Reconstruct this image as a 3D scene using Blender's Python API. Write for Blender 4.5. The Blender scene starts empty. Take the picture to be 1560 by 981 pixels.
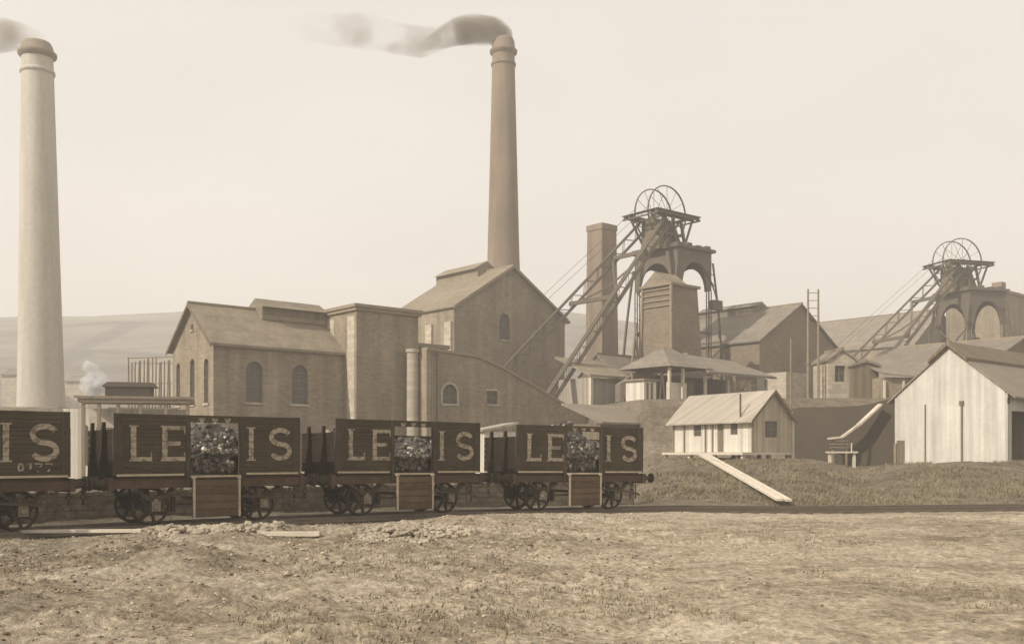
import bpy, bmesh, math, random
from mathutils import Vector, Matrix, noise
from mathutils.geometry import tessellate_polygon
R = math.radians
random.seed(7)
sc = bpy.context.scene
COL = sc.collection

# ------------------------------------------------------------------ camera
F = 1500.0; CX = 780.0; HY = 690.0; CAMZ = 1.8
cam = bpy.data.cameras.new('camera'); cam_o = bpy.data.objects.new('camera', cam); COL.objects.link(cam_o)
cam_o.location = (0, 0, CAMZ); cam_o.rotation_euler = (R(90), 0, 0)
cam.sensor_width = 36; cam.lens = 36 * F / 1560; cam.shift_y = (HY - 490.5) / 1560
cam.clip_start = .1; cam.clip_end = 3000
sc.camera = cam_o

# ------------------------------------------------------------------ world, sun, exposure
SUN_EL = 36; SUN = Vector((-0.82, -0.572, 0)).normalized()      # horizontal direction towards the sun
w = bpy.data.worlds.new('World'); sc.world = w; w.use_nodes = True
nt = w.node_tree; N = nt.nodes; L = nt.links; N.clear()
sky = N.new('ShaderNodeTexSky'); sky.sky_type = 'NISHITA'; sky.sun_disc = False
sky.sun_elevation = R(SUN_EL); sky.sun_rotation = math.atan2(SUN.x, SUN.y)
sky.dust_density = 4; sky.air_density = 1.5
bw = N.new('ShaderNodeRGBToBW'); L.new(sky.outputs[0], bw.inputs[0])
pw = N.new('ShaderNodeMath'); pw.operation = 'POWER'; pw.inputs[1].default_value = .16; L.new(bw.outputs[0], pw.inputs[0])
tc = N.new('ShaderNodeTexCoord'); mp = N.new('ShaderNodeMapping'); mp.inputs['Scale'].default_value = (1.2, 1.2, 3.0)
L.new(tc.outputs['Generated'], mp.inputs[0])
cl = N.new('ShaderNodeTexNoise'); cl.inputs['Scale'].default_value = 1.6; cl.inputs['Detail'].default_value = 3
L.new(mp.outputs[0], cl.inputs[0])
cr = N.new('ShaderNodeMapRange'); cr.inputs[1].default_value = .3; cr.inputs[2].default_value = .7
cr.inputs[3].default_value = .93; cr.inputs[4].default_value = 1.07; L.new(cl.outputs[0], cr.inputs[0])
m1 = N.new('ShaderNodeMath'); m1.operation = 'MULTIPLY'; L.new(pw.outputs[0], m1.inputs[0]); L.new(cr.outputs[0], m1.inputs[1])
m2 = N.new('ShaderNodeMath'); m2.operation = 'MULTIPLY'; L.new(m1.outputs[0], m2.inputs[0]); m2.inputs[1].default_value = 7.45
tint = N.new('ShaderNodeMix'); tint.data_type = 'RGBA'; tint.blend_type = 'MULTIPLY'; tint.inputs[0].default_value = 1
L.new(m2.outputs[0], tint.inputs[6]); tint.inputs[7].default_value = (1, .945, .875, 1)
bg = N.new('ShaderNodeBackground'); bg.inputs[1].default_value = .10; L.new(tint.outputs[2], bg.inputs[0])
wo = N.new('ShaderNodeOutputWorld'); L.new(bg.outputs[0], wo.inputs[0])

sl = bpy.data.lights.new('sun', 'SUN'); so = bpy.data.objects.new('sun', sl); COL.objects.link(so)
sl.energy = 5.0; sl.angle = R(.8); sl.color = (1, .94, .85)
sd = Vector((SUN.x * math.cos(R(SUN_EL)), SUN.y * math.cos(R(SUN_EL)), math.sin(R(SUN_EL))))
so.rotation_euler = sd.to_track_quat('Z', 'Y').to_euler(); so.location = (-60, 0, 80)
sc.view_settings.view_transform = 'Standard'; sc.view_settings.look = 'None'
sc.view_settings.exposure = 0; sc.view_settings.gamma = 1
sc.cycles.use_denoising = True; sc.render.filter_size = 1.9
sc.cycles.max_bounces = 6; sc.cycles.volume_bounces = 1; sc.cycles.transparent_max_bounces = 16
sc.cycles.volume_step_rate = 2

# ------------------------------------------------------------------ materials
def _m(name):
    m = bpy.data.materials.new(name); m.use_nodes = True
    return m, m.node_tree.nodes, m.node_tree.links, m.node_tree.nodes['Principled BSDF']
def mathn(N, L, op, a, b=None, c=None):
    n = N.new('ShaderNodeMath'); n.operation = op
    for i, v in enumerate((a, b, c)):
        if v is None: continue
        if isinstance(v, (int, float)): n.inputs[i].default_value = v
        else: L.new(v, n.inputs[i])
    return n.outputs[0]
def mat(name, base, var=.25, scale=.6, rough=.9, mode=None, size=(.5, .2), gap=.12, bump=.25, bscale=14, metal=0, fine=.12, gapdark=.55, spec=.25, soot=0):
    """base colour with large stains, fine grain and an optional block / board pattern."""
    m, N, L, P = _m(name)
    tc = N.new('ShaderNodeTexCoord'); sep = N.new('ShaderNodeSeparateXYZ'); L.new(tc.outputs['Object'], sep.inputs[0])
    oi = N.new('ShaderNodeObjectInfo'); off = N.new('ShaderNodeVectorMath'); off.operation = 'ADD'; L.new(tc.outputs['Object'], off.inputs[0]); cx_ = N.new('ShaderNodeCombineXYZ'); L.new(mathn(N, L, 'MULTIPLY', oi.outputs['Random'], 41), cx_.inputs[0]); L.new(cx_.outputs[0], off.inputs[1])
    n1 = N.new('ShaderNodeTexNoise'); n1.inputs['Scale'].default_value = scale; n1.inputs['Detail'].default_value = 5; n1.inputs['Roughness'].default_value = .6
    L.new(off.outputs[0], n1.inputs[0])
    n2 = N.new('ShaderNodeTexNoise'); n2.inputs['Scale'].default_value = bscale; n2.inputs['Detail'].default_value = 4
    L.new(tc.outputs['Object'], n2.inputs[0])
    a = mathn(N, L, 'MULTIPLY_ADD', n1.outputs[0], 3.2 * var, 1 - 1.6 * var)
    b = mathn(N, L, 'MULTIPLY_ADD', n2.outputs[0], 3.0 * fine, 1 - 1.5 * fine)
    v = mathn(N, L, 'MULTIPLY', mathn(N, L, 'MULTIPLY', a, b), mathn(N, L, 'MULTIPLY_ADD', oi.outputs['Random'], .16, .92)); hgt = n2.outputs[0]
    if soot:
        mz = N.new('ShaderNodeMapping'); mz.inputs['Scale'].default_value = (1.1, 1.1, .09); L.new(off.outputs[0], mz.inputs[0])
        n4 = N.new('ShaderNodeTexNoise'); n4.inputs['Scale'].default_value = .9; n4.inputs['Detail'].default_value = 6; n4.inputs['Roughness'].default_value = .65; L.new(mz.outputs[0], n4.inputs[0])
        mr4 = N.new('ShaderNodeMapRange'); mr4.inputs[1].default_value = .32; mr4.inputs[2].default_value = .62; mr4.inputs[3].default_value = 1 - soot; mr4.inputs[4].default_value = 1.08; L.new(n4.outputs[0], mr4.inputs[0]); v = mathn(N, L, 'MULTIPLY', v, mr4.outputs[0])
    hv = mathn(N, L, 'ADD', sep.outputs[0], sep.outputs[1])
    if mode == 'block':
        cb = N.new('ShaderNodeCombineXYZ'); L.new(hv, cb.inputs[0]); L.new(sep.outputs[2], cb.inputs[1])
        br = N.new('ShaderNodeTexBrick'); L.new(cb.outputs[0], br.inputs[0])
        br.inputs['Scale'].default_value = 1; br.inputs['Brick Width'].default_value = size[0]; br.inputs['Row Height'].default_value = size[1]
        br.inputs['Mortar Size'].default_value = size[1] * gap * .5; br.inputs['Mortar Smooth'].default_value = .3
        br.inputs['Color1'].default_value = (.8, .8, .8, 1); br.inputs['Color2'].default_value = (1.14, 1.14, 1.14, 1)
        br.inputs['Mortar'].default_value = (gapdark, gapdark, gapdark, 1); br.inputs['Bias'].default_value = 0
        bb = N.new('ShaderNodeRGBToBW'); L.new(br.outputs[0], bb.inputs[0])
        v = mathn(N, L, 'MULTIPLY', v, bb.outputs[0]); hgt = mathn(N, L, 'SUBTRACT', hgt, br.outputs['Fac'])
    elif mode in ('boards', 'courses'):
        src = hv if mode == 'boards' else sep.outputs[2]
        q = mathn(N, L, 'DIVIDE', src, size[0]); fl = mathn(N, L, 'FLOOR', q); fr = mathn(N, L, 'FRACT', q)
        wn = N.new('ShaderNodeTexWhiteNoise'); wn.noise_dimensions = '1D'; L.new(fl, wn.inputs['W'])
        k = mathn(N, L, 'MULTIPLY_ADD', wn.outputs[0], .16 if 'slate' in name else .34, .92 if 'slate' in name else .83)
        g = mathn(N, L, 'GREATER_THAN', fr, gap); g2 = mathn(N, L, 'MULTIPLY_ADD', g, 1 - gapdark, gapdark)
        v = mathn(N, L, 'MULTIPLY', mathn(N, L, 'MULTIPLY', v, k), g2); hgt = mathn(N, L, 'MULTIPLY_ADD', hgt, .4, g)
    elif mode == 'streak':
        mpn = N.new('ShaderNodeMapping'); mpn.inputs['Scale'].default_value = (3, 3, .12); L.new(tc.outputs['Object'], mpn.inputs[0])
        n3 = N.new('ShaderNodeTexNoise'); n3.inputs['Scale'].default_value = 1.1; n3.inputs['Detail'].default_value = 4; L.new(mpn.outputs[0], n3.inputs[0])
        v = mathn(N, L, 'MULTIPLY', v, mathn(N, L, 'MULTIPLY_ADD', n3.outputs[0], .9, .55))
    mx = N.new('ShaderNodeMix'); mx.data_type = 'RGBA'; mx.blend_type = 'MULTIPLY'; mx.inputs[0].default_value = 1
    mx.inputs[6].default_value = (*base, 1); L.new(v, mx.inputs[7]); L.new(mx.outputs[2], P.inputs['Base Color'])
    bp = N.new('ShaderNodeBump'); bp.inputs['Strength'].default_value = bump; bp.inputs['Distance'].default_value = .05
    L.new(hgt, bp.inputs['Height']); L.new(bp.outputs[0], P.inputs['Normal'])
    P.inputs['Roughness'].default_value = rough; P.inputs['Metallic'].default_value = metal
    P.inputs['Specular IOR Level'].default_value = spec
    return m
M = {}
M['brick'] = mat('sooty_stone_wall', (.265, .215, .15), var=.25, scale=.35, mode='block', size=(.42, .17), gap=.3, gapdark=1.05, bscale=5, soot=.3)
M['brick_dark'] = mat('dark_brick_wall', (.19, .15, .105), var=.22, scale=.35, mode='block', size=(.5, .2), gap=.3, gapdark=1.1, bscale=5)
M['pale_stone'] = mat('pale_dressed_stone', (.42, .365, .28), var=.15, scale=.7, mode='block', size=(.7, .35), gap=.15, gapdark=.8)
M['stack'] = mat('chimney_brick', (.42, .38, .32), var=.10, scale=.1, mode=None, size=(.6, .25), gap=.2, gapdark=1.0, bump=.1, bscale=2.5, soot=.14)
M['stack_dark'] = mat('sooty_chimney_brick', (.215, .165, .118), var=.25, scale=.12, mode=None, size=(.6, .25), gap=.2, gapdark=1.0, bump=.1, bscale=2.5, soot=.25)
M['crown_stack'] = mat('soot_stained_crown', (.22, .18, .13), var=.2, scale=.5)
M['slate'] = mat('roof_slate', (.225, .185, .13), var=.18, scale=.4, mode='courses', size=(.22,), gap=.2, gapdark=.9, rough=.8, bscale=3, fine=.2, bump=.12, soot=.2)
M['slate_light'] = mat('weathered_roof_slate', (.20, .168, .13), var=.18, scale=.4, mode='courses', size=(.24,), gap=.2, gapdark=.9, rough=.8, bscale=3, fine=.2, bump=.12, soot=.2)
M['tin'] = mat('corrugated_sheet', (.34, .295, .235), var=.12, scale=.5, mode='boards', size=(.16,), gap=.35, gapdark=.86, rough=.6)
M['tin_dark'] = mat('weathered_sheet', (.22, .185, .14), var=.2, scale=.5, mode='boards', size=(.16,), gap=.35, gapdark=.8, rough=.7)
M['white_boards'] = mat('whitewashed_boards', (.56, .51, .43), var=.12, scale=.9, mode='boards', size=(.22,), gap=.09, gapdark=.78, bscale=9)
M['shed_sheet'] = mat('pale_upright_sheeting', (.47, .44, .38), var=.13, scale=.6, mode='streak', bscale=4, fine=.07, bump=.15)
M['boards'] = mat('tarred_boards', (.17, .135, .09), var=.2, scale=.9, mode='boards', size=(.2,), gap=.12, gapdark=.45, bscale=9)
M['timber'] = mat('old_timber', (.22, .175, .12), var=.25, scale=2.5, bscale=20)
M['timber_pale'] = mat('pale_bare_timber', (.55, .48, .38), var=.2, scale=2.5, bscale=20)
M['cornice'] = mat('cornice_stone', (.25, .20, .14), var=.15, scale=1)
M['iron'] = mat('painted_iron_girder', (.115, .094, .068), var=.2, scale=1, rough=.7)
M['iron_dark'] = mat('rusty_black_iron', (.06, .047, .033), var=.35, scale=3, rough=.8, bscale=25, spec=.12)
M['rail'] = mat('worn_rail_steel', (.20, .165, .125), var=.2, scale=3, rough=.4, metal=.5)
M['glass'] = mat('grimy_glass', (.07, .06, .047), var=.4, scale=2.5, rough=.35, spec=.5)
M['frame'] = mat('window_frame_paint', (.17, .14, .105), var=.15, scale=2)
M['wagon'] = mat('wagon_planks', (.055, .040, .023), var=.4, scale=1.3, mode='courses', size=(.19,), gap=.07, gapdark=.5, rough=.8, bscale=16, fine=.2)
M['shaded_end'] = mat('shaded_end_planks', (.026, .019, .012), var=.4, scale=1.3, mode='courses', size=(.19,), gap=.07, gapdark=.5, rough=.9, bscale=16, spec=.1)  # wagon ends coloured darker than the sides: shade put into the base colour
M['wagon_red'] = mat('wagon_solebar_paint', (.07, .042, .026), var=.4, scale=2, rough=.8, bscale=18, fine=.2)
M['door'] = mat('wagon_door_planks', (.10, .067, .04), var=.35, scale=1.5, mode='courses', size=(.19,), gap=.08, gapdark=.5, rough=.85, bscale=16)
M['strap'] = mat('worn_bright_ironwork', (.40, .335, .24), var=.35, scale=4, rough=.6, bscale=25)
M['coal'] = mat('coal', (.045, .037, .028), var=.5, scale=4, rough=.35, bscale=14, bump=.6, spec=.6)
M['stone'] = mat('pale_rubble', (.32, .27, .20), var=.45, scale=.9, bscale=12, bump=.5)
M['stone_wall'] = mat('dry_stone', (.16, .13, .09), var=.6, scale=3, mode='block', size=(.43, .19), gap=.25, gapdark=.75, bump=.7, fine=.3)
M['wood_dark'] = mat('dark_sleeper', (.10, .078, .052), var=.3, scale=2)
M['grassy'] = mat('dry_grass', (.20, .165, .105), var=.5, scale=.5, bscale=3)
M['person'] = M['timber']

def letter_mat():
    m, N, L, P = _m('faded_white_lettering')
    tc = N.new('ShaderNodeTexCoord'); sep = N.new('ShaderNodeSeparateXYZ'); L.new(tc.outputs['Object'], sep.inputs[0])
    n = N.new('ShaderNodeTexNoise'); n.inputs['Scale'].default_value = 9; n.inputs['Detail'].default_value = 5; oi = N.new('ShaderNodeObjectInfo'); va = N.new('ShaderNodeVectorMath'); va.operation = 'ADD'; L.new(tc.outputs['Object'], va.inputs[0]); L.new(mathn(N, L, 'MULTIPLY', oi.outputs['Random'], 50), va.inputs[1]); L.new(va.outputs[0], n.inputs[0])
    fr = mathn(N, L, 'FRACT', mathn(N, L, 'DIVIDE', sep.outputs[2], .19))
    gap = mathn(N, L, 'LESS_THAN', fr, .13)
    wear = N.new('ShaderNodeMapRange'); wear.inputs[1].default_value = .36; wear.inputs[2].default_value = .52; L.new(n.outputs[0], wear.inputs[0])
    f = mathn(N, L, 'MULTIPLY', wear.outputs[0], mathn(N, L, 'MULTIPLY_ADD', gap, -.75, 1.0))
    mx = N.new('ShaderNodeMix'); mx.data_type = 'RGBA'; L.new(f, mx.inputs[0])
    mx.inputs[6].default_value = (.13, .10, .07, 1); mx.inputs[7].default_value = (.33, .28, .205, 1)
    L.new(mx.outputs[2], P.inputs['Base Color']); P.inputs['Roughness'].default_value = .8
    return m
M['letter'] = letter_mat()

def ground_mat(nm='rough_colliery_ground', ca=(.17, .135, .09), cb=(.38, .315, .225), cc=(.52, .445, .345), cs=1):
    m, N, L, P = _m(nm)
    tc = N.new('ShaderNodeTexCoord')
    def nz(s, d=6, sc3=(1, 1, 1), ro=.6):
        mp = N.new('ShaderNodeMapping'); mp.inputs['Scale'].default_value = sc3; L.new(tc.outputs['Object'], mp.inputs[0])
        n = N.new('ShaderNodeTexNoise'); n.inputs['Scale'].default_value = s; n.inputs['Detail'].default_value = d; n.inputs['Roughness'].default_value = ro
        L.new(mp.outputs[0], n.inputs[0]); return n.outputs[0]
    big = nz(.12, 4, (1, 2.2, 1)); mid = nz(1.1, 7, (1, 1.6, 1), .78); fin = nz(11, 5, (1, 1, 1), .75)
    vo = N.new('ShaderNodeTexVoronoi'); vo.inputs['Scale'].default_value = 5.5; L.new(tc.outputs['Object'], vo.inputs[0])
    r = N.new('ShaderNodeValToRGB'); L.new(mathn(N, L, 'ADD', mathn(N, L, 'MULTIPLY', big, .45), mathn(N, L, 'MULTIPLY', mid, .55)), r.inputs[0])
    e = r.color_ramp.elements
    e[0].position = .36; e[0].color = (*ca, 1); e[1].position = .66; e[1].color = (*cc, 1)
    k = e.new(.5); k.color = (*cb, 1)
    f = mathn(N, L, 'MULTIPLY_ADD', fin, 2.6, -.3); f = mathn(N, L, 'MULTIPLY', f, mathn(N, L, 'MULTIPLY_ADD', vo.outputs['Distance'], .5, .75))
    mx = N.new('ShaderNodeMix'); mx.data_type = 'RGBA'; mx.blend_type = 'MULTIPLY'; mx.inputs[0].default_value = 1
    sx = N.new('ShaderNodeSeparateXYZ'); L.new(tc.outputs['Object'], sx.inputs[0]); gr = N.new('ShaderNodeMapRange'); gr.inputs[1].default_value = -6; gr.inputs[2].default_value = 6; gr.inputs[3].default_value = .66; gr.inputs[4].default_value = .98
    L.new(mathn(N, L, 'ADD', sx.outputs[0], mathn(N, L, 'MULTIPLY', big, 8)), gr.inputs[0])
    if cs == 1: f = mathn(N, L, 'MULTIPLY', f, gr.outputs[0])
    L.new(r.outputs[0], mx.inputs[6]); L.new(f, mx.inputs[7]); L.new(mx.outputs[2], P.inputs['Base Color'])
    bp = N.new('ShaderNodeBump'); bp.inputs['Strength'].default_value = .8; bp.inputs['Distance'].default_value = .09
    L.new(mathn(N, L, 'ADD', fin, mathn(N, L, 'MULTIPLY', mid, 1.5)), bp.inputs['Height']); L.new(bp.outputs[0], P.inputs['Normal'])
    P.inputs['Roughness'].default_value = .95; P.inputs['Specular IOR Level'].default_value = .1
    return m
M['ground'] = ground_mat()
def hill_mat():
    m, N, L, P = _m('distant_moor')
    tc = N.new('ShaderNodeTexCoord'); mp = N.new('ShaderNodeMapping'); mp.inputs['Scale'].default_value = (.004, .03, .05); L.new(tc.outputs['Object'], mp.inputs[0])
    n = N.new('ShaderNodeTexNoise'); n.inputs['Scale'].default_value = 1.5; n.inputs['Detail'].default_value = 6; L.new(mp.outputs[0], n.inputs[0])
    r = N.new('ShaderNodeValToRGB'); L.new(n.outputs[0], r.inputs[0]); e = r.color_ramp.elements
    e[0].position = .38; e[0].color = (.09, .076, .055, 1); e[1].position = .62; e[1].color = (.19, .165, .125, 1)
    vo = N.new('ShaderNodeTexVoronoi'); vo.feature = 'DISTANCE_TO_EDGE'; vo.inputs['Scale'].default_value = 1; m2_ = N.new('ShaderNodeMapping'); m2_.inputs['Scale'].default_value = (.006, .014, 0); L.new(tc.outputs['Object'], m2_.inputs[0]); L.new(m2_.outputs[0], vo.inputs[0])
    hd_ = mathn(N, L, 'MULTIPLY_ADD', mathn(N, L, 'LESS_THAN', vo.outputs['Distance'], .025), -.45, 1.0)
    vc = N.new('ShaderNodeTexVoronoi'); vc.inputs['Scale'].default_value = 1; L.new(m2_.outputs[0], vc.inputs[0]); bwc = N.new('ShaderNodeRGBToBW'); L.new(vc.outputs['Color'], bwc.inputs[0])
    fld = mathn(N, L, 'MULTIPLY', hd_, mathn(N, L, 'MULTIPLY_ADD', bwc.outputs[0], .5, .75))
    mx = N.new('ShaderNodeMix'); mx.data_type = 'RGBA'; mx.blend_type = 'MULTIPLY'; mx.inputs[0].default_value = 1; L.new(r.outputs[0], mx.inputs[6]); L.new(fld, mx.inputs[7])
    L.new(mx.outputs[2], P.inputs['Base Color']); P.inputs['Roughness'].default_value = 1
    return m
M['hill'] = hill_mat()

# ------------------------------------------------------------------ mesh builder
class MB:
    def __init__(s): s.v = []; s.f = []; s.smooth = set()
    def add(s, vs, fs, smooth=False):
        n = len(s.v); s.v += [tuple(x) for x in vs]
        for f in fs:
            if smooth: s.smooth.add(len(s.f))
            s.f.append(tuple(i + n for i in f))
        return s
    def box(s, x0, x1, y0, y1, z0, z1):
        return s.add([(x0,y0,z0),(x1,y0,z0),(x1,y1,z0),(x0,y1,z0),(x0,y0,z1),(x1,y0,z1),(x1,y1,z1),(x0,y1,z1)],
                     [(0,3,2,1),(4,5,6,7),(0,1,5,4),(1,2,6,5),(2,3,7,6),(3,0,4,7)])
    def hexa(s, b, t):
        return s.add(list(b) + list(t), [(0,3,2,1),(4,5,6,7),(0,1,5,4),(1,2,6,5),(2,3,7,6),(3,0,4,7)])
    def bar(s, p, q, w=.1, h=None, up=(0, 0, 1)):
        p = Vector(p); q = Vector(q); h = h or w; d = (q - p).normalized(); u = Vector(up)
        if abs(d.dot(u)) > .98: u = Vector((1, 0, 0))
        a = d.cross(u).normalized() * w / 2; b = a.cross(d).normalized() * h / 2
        return s.hexa([p - a - b, p + a - b, p + a + b, p - a + b], [q - a - b, q + a - b, q + a + b, q - a + b])
    def tube(s, p, q, r0, r1=None, n=12, cap=True):
        p = Vector(p); q = Vector(q); r1 = r0 if r1 is None else r1; d = (q - p).normalized()
        u = Vector((0, 0, 1)) if abs(d.z) < .9 else Vector((1, 0, 0)); a = d.cross(u).normalized(); b = d.cross(a)
        vs = []
        for k in range(n):
            t = 2 * math.pi * k / n; o = a * math.cos(t) + b * math.sin(t); vs += [p + o * r0, q + o * r1]
        s.add(vs, [(2*k, 2*((k+1) % n), 2*((k+1) % n)+1, 2*k+1) for k in range(n)], smooth=True)
        if cap: s.add(vs, [tuple(2*k for k in range(n)), tuple(2*k+1 for k in range(n))])
        return s
    def path(s, pts, w, h=None):
        for a, b in zip(pts, pts[1:]): s.bar(a, b, w, h)
        return s
    def lathe(s, prof, n=32, c=(0, 0), cap=True, lean=(0, 0)):
        vs = []; m = len(prof)
        for r, z in prof:
            for k in range(n):
                t = 2 * math.pi * k / n; vs.append((c[0] + lean[0] * z + r * math.cos(t), c[1] + lean[1] * z + r * math.sin(t), z))
        fs = [(i*n+k, i*n+(k+1) % n, (i+1)*n+(k+1) % n, (i+1)*n+k) for i in range(m-1) for k in range(n)]
        s.add(vs, fs, smooth=True)
        if cap: s.add([vs[k] for k in range(n)], [tuple(range(n))]); s.add([vs[(m-1)*n+k] for k in range(n)], [tuple(range(n))])
        return s
    def prism(s, pts, vec):
        v = Vector(vec); a = [Vector(p) for p in pts]; n = len(a)
        tri = tessellate_polygon([a])
        fs = [tuple(t) for t in tri] + [tuple(i + n for i in t) for t in tri] + [(i, (i+1) % n, (i+1) % n + n, i + n) for i in range(n)]
        return s.add(a + [p + v for p in a], fs)
    def panel(s, outer, holes, f, th):
        loops = [outer] + holes
        tri = tessellate_polygon([[Vector((a, z, 0)) for a, z in l] for l in loops])
        flat = [p for l in loops for p in l]; n = len(flat)
        vs = [f(a, z, 0) for a, z in flat] + [f(a, z, th) for a, z in flat]
        fs = [tuple(t) for t in tri] + [tuple(i + n for i in t) for t in tri]
        o = 0
        for l in loops:
            k = len(l); fs += [(o+i, o+(i+1) % k, o+(i+1) % k+n, o+i+n) for i in range(k)]; o += k
        return s.add(vs, fs)
    def ring(s, c, ax, R_, r, n=36, m=6, w=None):
        """torus around axis 'x','y','z'"""
        vs = []; c = Vector(c)
        for i in range(n):
            t = 2*math.pi*i/n
            for j in range(m):
                q = 2*math.pi*j/m; rr = R_ + r*math.cos(q); h = (w or r)*math.sin(q)
                p = {'y': (rr*math.cos(t), h, rr*math.sin(t)), 'x': (h, rr*math.cos(t), rr*math.sin(t)), 'z': (rr*math.cos(t), rr*math.sin(t), h)}[ax]
                vs.append(c + Vector(p))
        return s.add(vs, [(i*m+j, ((i+1) % n)*m+j, ((i+1) % n)*m+(j+1) % m, i*m+(j+1) % m) for i in range(n) for j in range(m)], smooth=True)
    def lump(s, c, r, seed=0, sq=(1, 1, .7)):
        rnd = random.Random(seed); t = (1 + 5 ** .5) / 2
        V = [(-1,t,0),(1,t,0),(-1,-t,0),(1,-t,0),(0,-1,t),(0,1,t),(0,-1,-t),(0,1,-t),(t,0,-1),(t,0,1),(-t,0,-1),(-t,0,1)]
        Fc = [(0,11,5),(0,5,1),(0,1,7),(0,7,10),(0,10,11),(1,5,9),(5,11,4),(11,10,2),(10,7,6),(7,1,8),(3,9,4),(3,4,2),(3,2,6),(3,6,8),(3,8,9),(4,9,5),(2,4,11),(6,2,10),(8,6,7),(9,8,1)]
        a = rnd.uniform(0, 6.28); ca, sa = math.cos(a), math.sin(a); out = []
        for x, y, z in V:
            k = r / 1.9 * rnd.uniform(.7, 1.25); x, y, z = x*k*sq[0], y*k*sq[1], z*k*sq[2]
            out.append((c[0] + x*ca - y*sa, c[1] + x*sa + y*ca, c[2] + z))
        return s.add(out, Fc)
    def build(s, name, m, parent=None, label=None):
        me = bpy.data.meshes.new(name); me.from_pydata(s.v, [], s.f)
        if s.smooth:
            me.polygons.foreach_set('use_smooth', [i in s.smooth for i in range(len(s.f))])
        if len(s.f) < 60000:
            b = bmesh.new(); b.from_mesh(me); bmesh.ops.recalc_face_normals(b, faces=b.faces); b.to_mesh(me); b.free()
        me.materials.append(m if not isinstance(m, str) else M[m])
        o = bpy.data.objects.new(name, me); COL.objects.link(o); o.parent = parent
        if label: o['label'] = label
        return o
def thing(name, label, cat, loc=(0, 0, 0), rz=0, group=None):
    o = bpy.data.objects.new(name, None); COL.objects.link(o); o.location = loc; o.rotation_euler = (0, 0, rz)
    o.empty_display_size = .3
    o['label'] = label; o['category'] = cat
    if group: o['group'] = group
    return o
def tag(o, label=None, cat=None, group=None, kind=None):
    if label: o['label'] = label
    if cat: o['category'] = cat
    if group: o['group'] = group
    if kind: o['kind'] = kind
    return o
def copy_tree(o, parent=None):
    c = o.copy(); COL.objects.link(c)
    if parent is not None: c.parent = parent
    for ch in [x for x in bpy.data.objects if x.parent is o]: copy_tree(ch, c)
    return c
A = R(41)                                      # every works building shares this grid
U = Vector((math.cos(A), math.sin(A), 0)); V = Vector((-math.sin(A), math.cos(A), 0))
def W(px, py, Y): return Vector(((px - CX) * Y / F, Y, CAMZ - (py - HY) * Y / F))
def onx(px, Y): return (px - CX) * Y / F
def zof(py, Y): return CAMZ - (py - HY) * Y / F
def arch(x0, x1, z0, z1, n=8, flat=False):
    if flat: return [(x0, z0), (x1, z0), (x1, z1), (x0, z1)]
    r = (x1 - x0) / 2; cx = (x0 + x1) / 2; zs = z1 - r
    return [(x0, z0), (x1, z0)] + [(cx + r * math.cos(math.pi * k / n), zs + r * math.sin(math.pi * k / n)) for k in range(n + 1)]
FRONT = lambda y=0: (lambda a, z, d: (a, y + d, z))
LEFT = lambda x=0: (lambda a, z, d: (x + d, a, z))
def window(parent, hole, f, th, sill=True):
    """glass set back in the opening, with glazing bars and a sill"""
    g = MB(); g.panel(hole, [], lambda a, z, d: f(a, z, d + th * .55), .05); wn = g.build('window', 'glass', parent)
    xs = [p[0] for p in hole]; zs = [p[1] for p in hole]; x0, x1, z0, z1 = min(xs), max(xs), min(zs), max(zs); b = MB()
    def bx(a0, a1, c0, c1):
        p = [f(a0, c0, th*.45), f(a1, c0, th*.45), f(a1, c1, th*.45), f(a0, c1, th*.45)]; q = [f(a0, c0, th*.55-.002), f(a1, c0, th*.55-.002), f(a1, c1, th*.55-.002), f(a0, c1, th*.55-.002)]
        b.hexa(p, q)
    t = .06; cx = (x0 + x1) / 2
    if x1 - x0 > .5: bx(cx - t/2, cx + t/2, z0, z1 - .05)
    k = max(1, int((z1 - z0) / .7))
    for i in range(1, k + 1):
        zz = z0 + (z1 - z0) * i / (k + 1); bx(x0 + .04, x1 - .04, zz - t/2, zz + t/2)
    bx(x0, x0 + t, z0, z1 - (x1-x0)/2); bx(x1 - t, x1, z0, z1 - (x1-x0)/2)
    b.build('window_frame', 'frame', wn)
    if sill:
        c = MB(); p = [f(x0-.12, z0-.16, -.09), f(x1+.12, z0-.16, -.09), f(x1+.12, z0-.004, -.09), f(x0-.12, z0-.004, -.09)]
        q = [f(x0-.12, z0-.16, -.003), f(x1+.12, z0-.16, -.003), f(x1+.12, z0-.004, -.003), f(x0-.12, z0-.004, -.003)]
        c.hexa(p, q); c.build('window_sill', 'pale_stone', wn)
    return wn
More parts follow.
